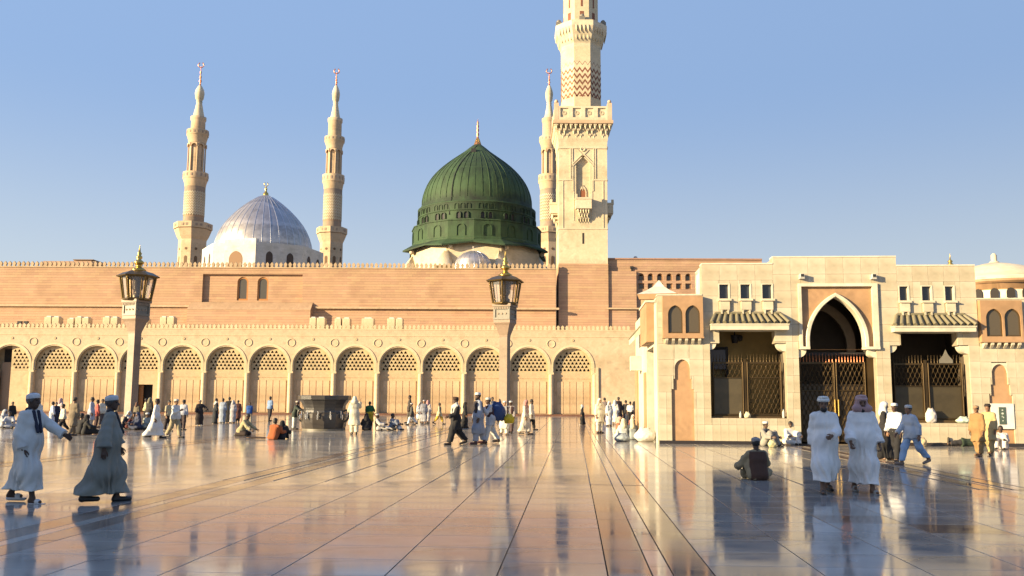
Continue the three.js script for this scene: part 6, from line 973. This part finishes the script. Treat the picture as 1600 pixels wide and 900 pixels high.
person('man in pale lilac shirt and light trousers behind the sitters', 141, 671, 620, 100, { robe: [[0.42, 0.44, 0.52], 0.5, 1, 0.02, 1.9], trousers: [[0.5, 0.44, 0.38], 0.04], skin: DARK_SKIN });
person('person in red shirt left of the grey robed man', 150, 668, 624, 130, { shirt: [[0.48, 0.10, 0.08], 0.7, 1.9], trousers: [[0.05, 0.02, 0.02], 0.03], skin: DARK_SKIN });
person('person in pale cream shirt just hidden behind the grey robed man', 158, 666, 623, 60, { shirt: [[0.74, 0.68, 0.54], 0.8, 1.9], trousers: [[0.1, 0.08, 0.08], 0.03], skin: DARK_SKIN });
person('man in white head cloth with black band behind the striding man at the left edge', 58, 668, 626, 40, { robe: [[0.5, 0.55, 0.58], 0.1, 1.05, 0.03, 1.9], headcloth: [[0.5, 0.55, 0.56], 0.12], band: BLACK, hair: false, skin: DARK_SKIN });
person('person in black leaning at the left edge of the square', 16, 667, 627, 60, { robe: [BLACK, 0.1, 1.05, 0.02, 1.9], skin: DARK_SKIN, lean: 12 });
seatG('person in white sitting at the far left edge', 4, 668, 80, [0.42, 0.43, 0.45], { headcloth: [[0.5, 0.5, 0.5], 0.1], hair: false, h: 1.8 });
seatG('person in grey white clothes sitting beside the leaning black clad figure', 14, 669, 20, [0.48, 0.49, 0.52], { skin: DARK_SKIN });
seatG('dark clad sitter with white head scarf at the foot of the left lamp', 200, 670, 30, [0.02, 0.022, 0.03], { headcloth: [[0.6, 0.6, 0.6], 0.04], hair: false, h: 1.75 });
seatG('sitter in dark red shawl among the group by the left lamp', 209, 671, 10, [0.11, 0.025, 0.02], { headcloth: [[0.03, 0.02, 0.02], 0.1], hair: false });
seatG('sitter in dark blue robe among the group by the left lamp', 216, 671.5, -30, [0.03, 0.04, 0.08], { headcloth: [[0.06, 0.07, 0.12], 0.1], hair: false });
seatG('sitter in pale grey green robe with white cap, rightmost of the lamp group', 226, 671, 70, [0.40, 0.42, 0.36], { cap: WHITE, skin: DARK_SKIN, lean: 14 });
person('person in khaki cloak standing behind the lamp group sitters', 212, 665, 628, 160, { robe: [[0.17, 0.14, 0.09], 0.1, 1.05, 0.02, 1.9], headcloth: [[0.16, 0.08, 0.05], 0.1], hair: false });
person('man in yellowish shirt standing by the open doorway', 226, 661, 622, 120, { shirt: [[0.55, 0.46, 0.26], 0.84, 1.9], trousers: [BLACK, 0.03], skin: DARK_SKIN });
person('woman in black cloak with olive scarf near the open doorway', 232, 668, 621, 150, { robe: [[0.02, 0.017, 0.016], 0.06, 1.1, 0.03, 1.9], headcloth: [[0.22, 0.2, 0.13], 0.08], hair: false });

// --- bags and small things
function sack(name, label, cat, px, py, w, h, col, o = {}) {
  const p = o.pos ?? ground(px, py), g = thing(name, label, cat, [p.x, o.y ?? 0, p.z], o.turn ?? 0); const n = o.seed ?? 1;
  const f = blend([ell([0, h * 0.42, 0], [w * 0.5, h * 0.46, w * 0.4]), rc([-w * 0.25, h * 0.12, 0], [w * 0.25, h * 0.12, 0], h * 0.14, h * 0.14), rc([-w * 0.12, h * 0.8, 0], [w * 0.12, h * 0.84, 0], w * 0.14, w * 0.1)], w * 0.2);
  meshRaw('sack_body', boxUV(nets((x, y, z) => Math.max(f(x, y, z) + 0.012 * Math.sin(x * 31 + n) * Math.sin(y * 27 + n * 2) * Math.cos(z * 29), -y), [[-w, -0.02, -w], [w, h * 1.2, w]], Math.max(0.013, w / 26)).toNonIndexed()), cloth(col, 0.7), g);
  const k = new MB(); for (const s of [-1, 1]) k.add(new THREE.TorusGeometry(w * 0.1, w * 0.028, 6, 12, Math.PI), M4(s * w * 0.16, h * 0.88, 0, 0.2, s * 0.5, s * 0.3)); k.build('sack_handles', cloth(col, 0.7), g); return g;
}
{
  const onSill = (px, py) => { const yl = 35, [lx] = R.map(px, py, 0); const q = V(lx, 0, -0.12).applyAxisAngle(V(0, 1, 0), -R.a).add(R.o); return q; };
  const y1 = R.Y(653.5, 1170), y2 = R.Y(661, 1455);
  sack('white_bag', 'plump white bag standing on the sill of the right gate opening', 'bag', 1457, 660, 0.40, 0.56, [0.72, 0.66, 0.6], { pos: onSill(1457, 655), y: y2 + 0.005 });
  sack('plastic_bag', 'flattened white and green plastic bag lying at the right end of the right sill', 'bag', 1508, 662, 0.56, 0.2, [0.56, 0.68, 0.56], { pos: onSill(1508, 658), y: y2 + 0.005, seed: 3 });
  sack('small_bag', 'small pale bag standing on the sill between the left gate leaves', 'bag', 1168, 654, 0.24, 0.24, [0.7, 0.62, 0.4], { pos: onSill(1169, 650), y: y1 + 0.005, seed: 5 });
  [[1158, 'clear plastic bottle standing left of the small bag on the left sill'], [1228, 'white plastic bottle at the right end of the left sill']].forEach(([px, lab], i) => { const q = onSill(px - (i ? 2.5 : 0), 650), g = thing('water_bottle', lab, 'bottle', [q.x, y1 + 0.005, q.z]); part('bottle_body', lathe([[0.001, 0], [0.04, 0], [0.045, 0.03], [0.045, 0.15 + i * 0.08], [0.018, 0.2 + i * 0.08], [0.018, 0.23 + i * 0.08], [0.001, 0.23 + i * 0.08]], 12), M.whitePaint, g); part('bottle_cap', lathe([[0.02, 0.231 + i * 0.08], [0.02, 0.25 + i * 0.08], [0.001, 0.25 + i * 0.08]], 10), std([0.1, 0.2, 0.4]), g); });
  sack('cloth_bundle', 'yellowish cloth bundle on the floor between the two men at the bench wall', 'bundle', 1207, 699, 0.3, 0.26, [0.56, 0.52, 0.28], { seed: 7 });
  sack('white_bundle', 'large white bundle at the foot of the bright gate corner', 'bundle', 1008, 690, 0.86, 0.5, [0.74, 0.7, 0.62], { seed: 9 });
  sack('grey_bundle', 'spread grey cloth bundle before the sitting group left of the gate', 'bundle', 972, 690, 0.62, 0.3, [0.36, 0.4, 0.41], { seed: 11 });
  sack('pale_bundle', 'pale bundle on the ground left of the sleeping person', 'bundle', 1441, 698, 0.34, 0.36, [0.6, 0.46, 0.26], { seed: 15 });
  // blue sack on the back of the walking man, yellow bag beside him
  const b = bagMan, y = b.g.rotation.y, back = V(-0.1, 0, -0.30).applyAxisAngle(V(0, 1, 0), y).multiplyScalar(b.sc).add(b.p);
  const s = sack('blue_sack', 'large blue sack carried on the back of a man', 'sack', 0, 0, 0.66, 0.72, [0.018, 0.05, 0.16], { pos: back, y: 0.82, turn: y + Math.PI / 2, seed: 2 }); s.rotation.z = 0; 
  const yb = V(0.05, 0, -0.72).applyAxisAngle(V(0, 1, 0), y).add(b.p); sack('yellow_bag', 'yellow bag hanging behind the man with the blue sack', 'bag', 0, 0, 0.40, 0.36, [0.72, 0.5, 0.01], { pos: yb, y: 0.72, turn: 0.3, seed: 4 });
  const um = ground(405, 686), u = thing('folded_umbrella', 'dark folded umbrella lying on the paving left of the orange dressed sitter', 'umbrella', [um.x, 0, um.z], -0.15); new MB().bar([-0.42, 0.05, 0], [0.25, 0.05, 0], 0.035, 8).build('folded_canopy', cloth([0.03, 0.015, 0.012]), u); new MB().bar([0.25, 0.05, 0], [0.38, 0.05, 0.05], 0.016, 6).bar([-0.55, 0.05, 0], [-0.42, 0.05, 0], 0.01, 6).build('handle', std([0.2, 0.1, 0.04]), u);
}
// ------------------------------------------------------------------ render
const renderer = new THREE.WebGLRenderer({ antialias: true });
renderer.toneMapping = THREE.LinearToneMapping; renderer.toneMappingExposure = EXPOSURE;
renderer.shadowMap.enabled = true; renderer.setSize(1024, 576);
renderer.render(scene, camera);
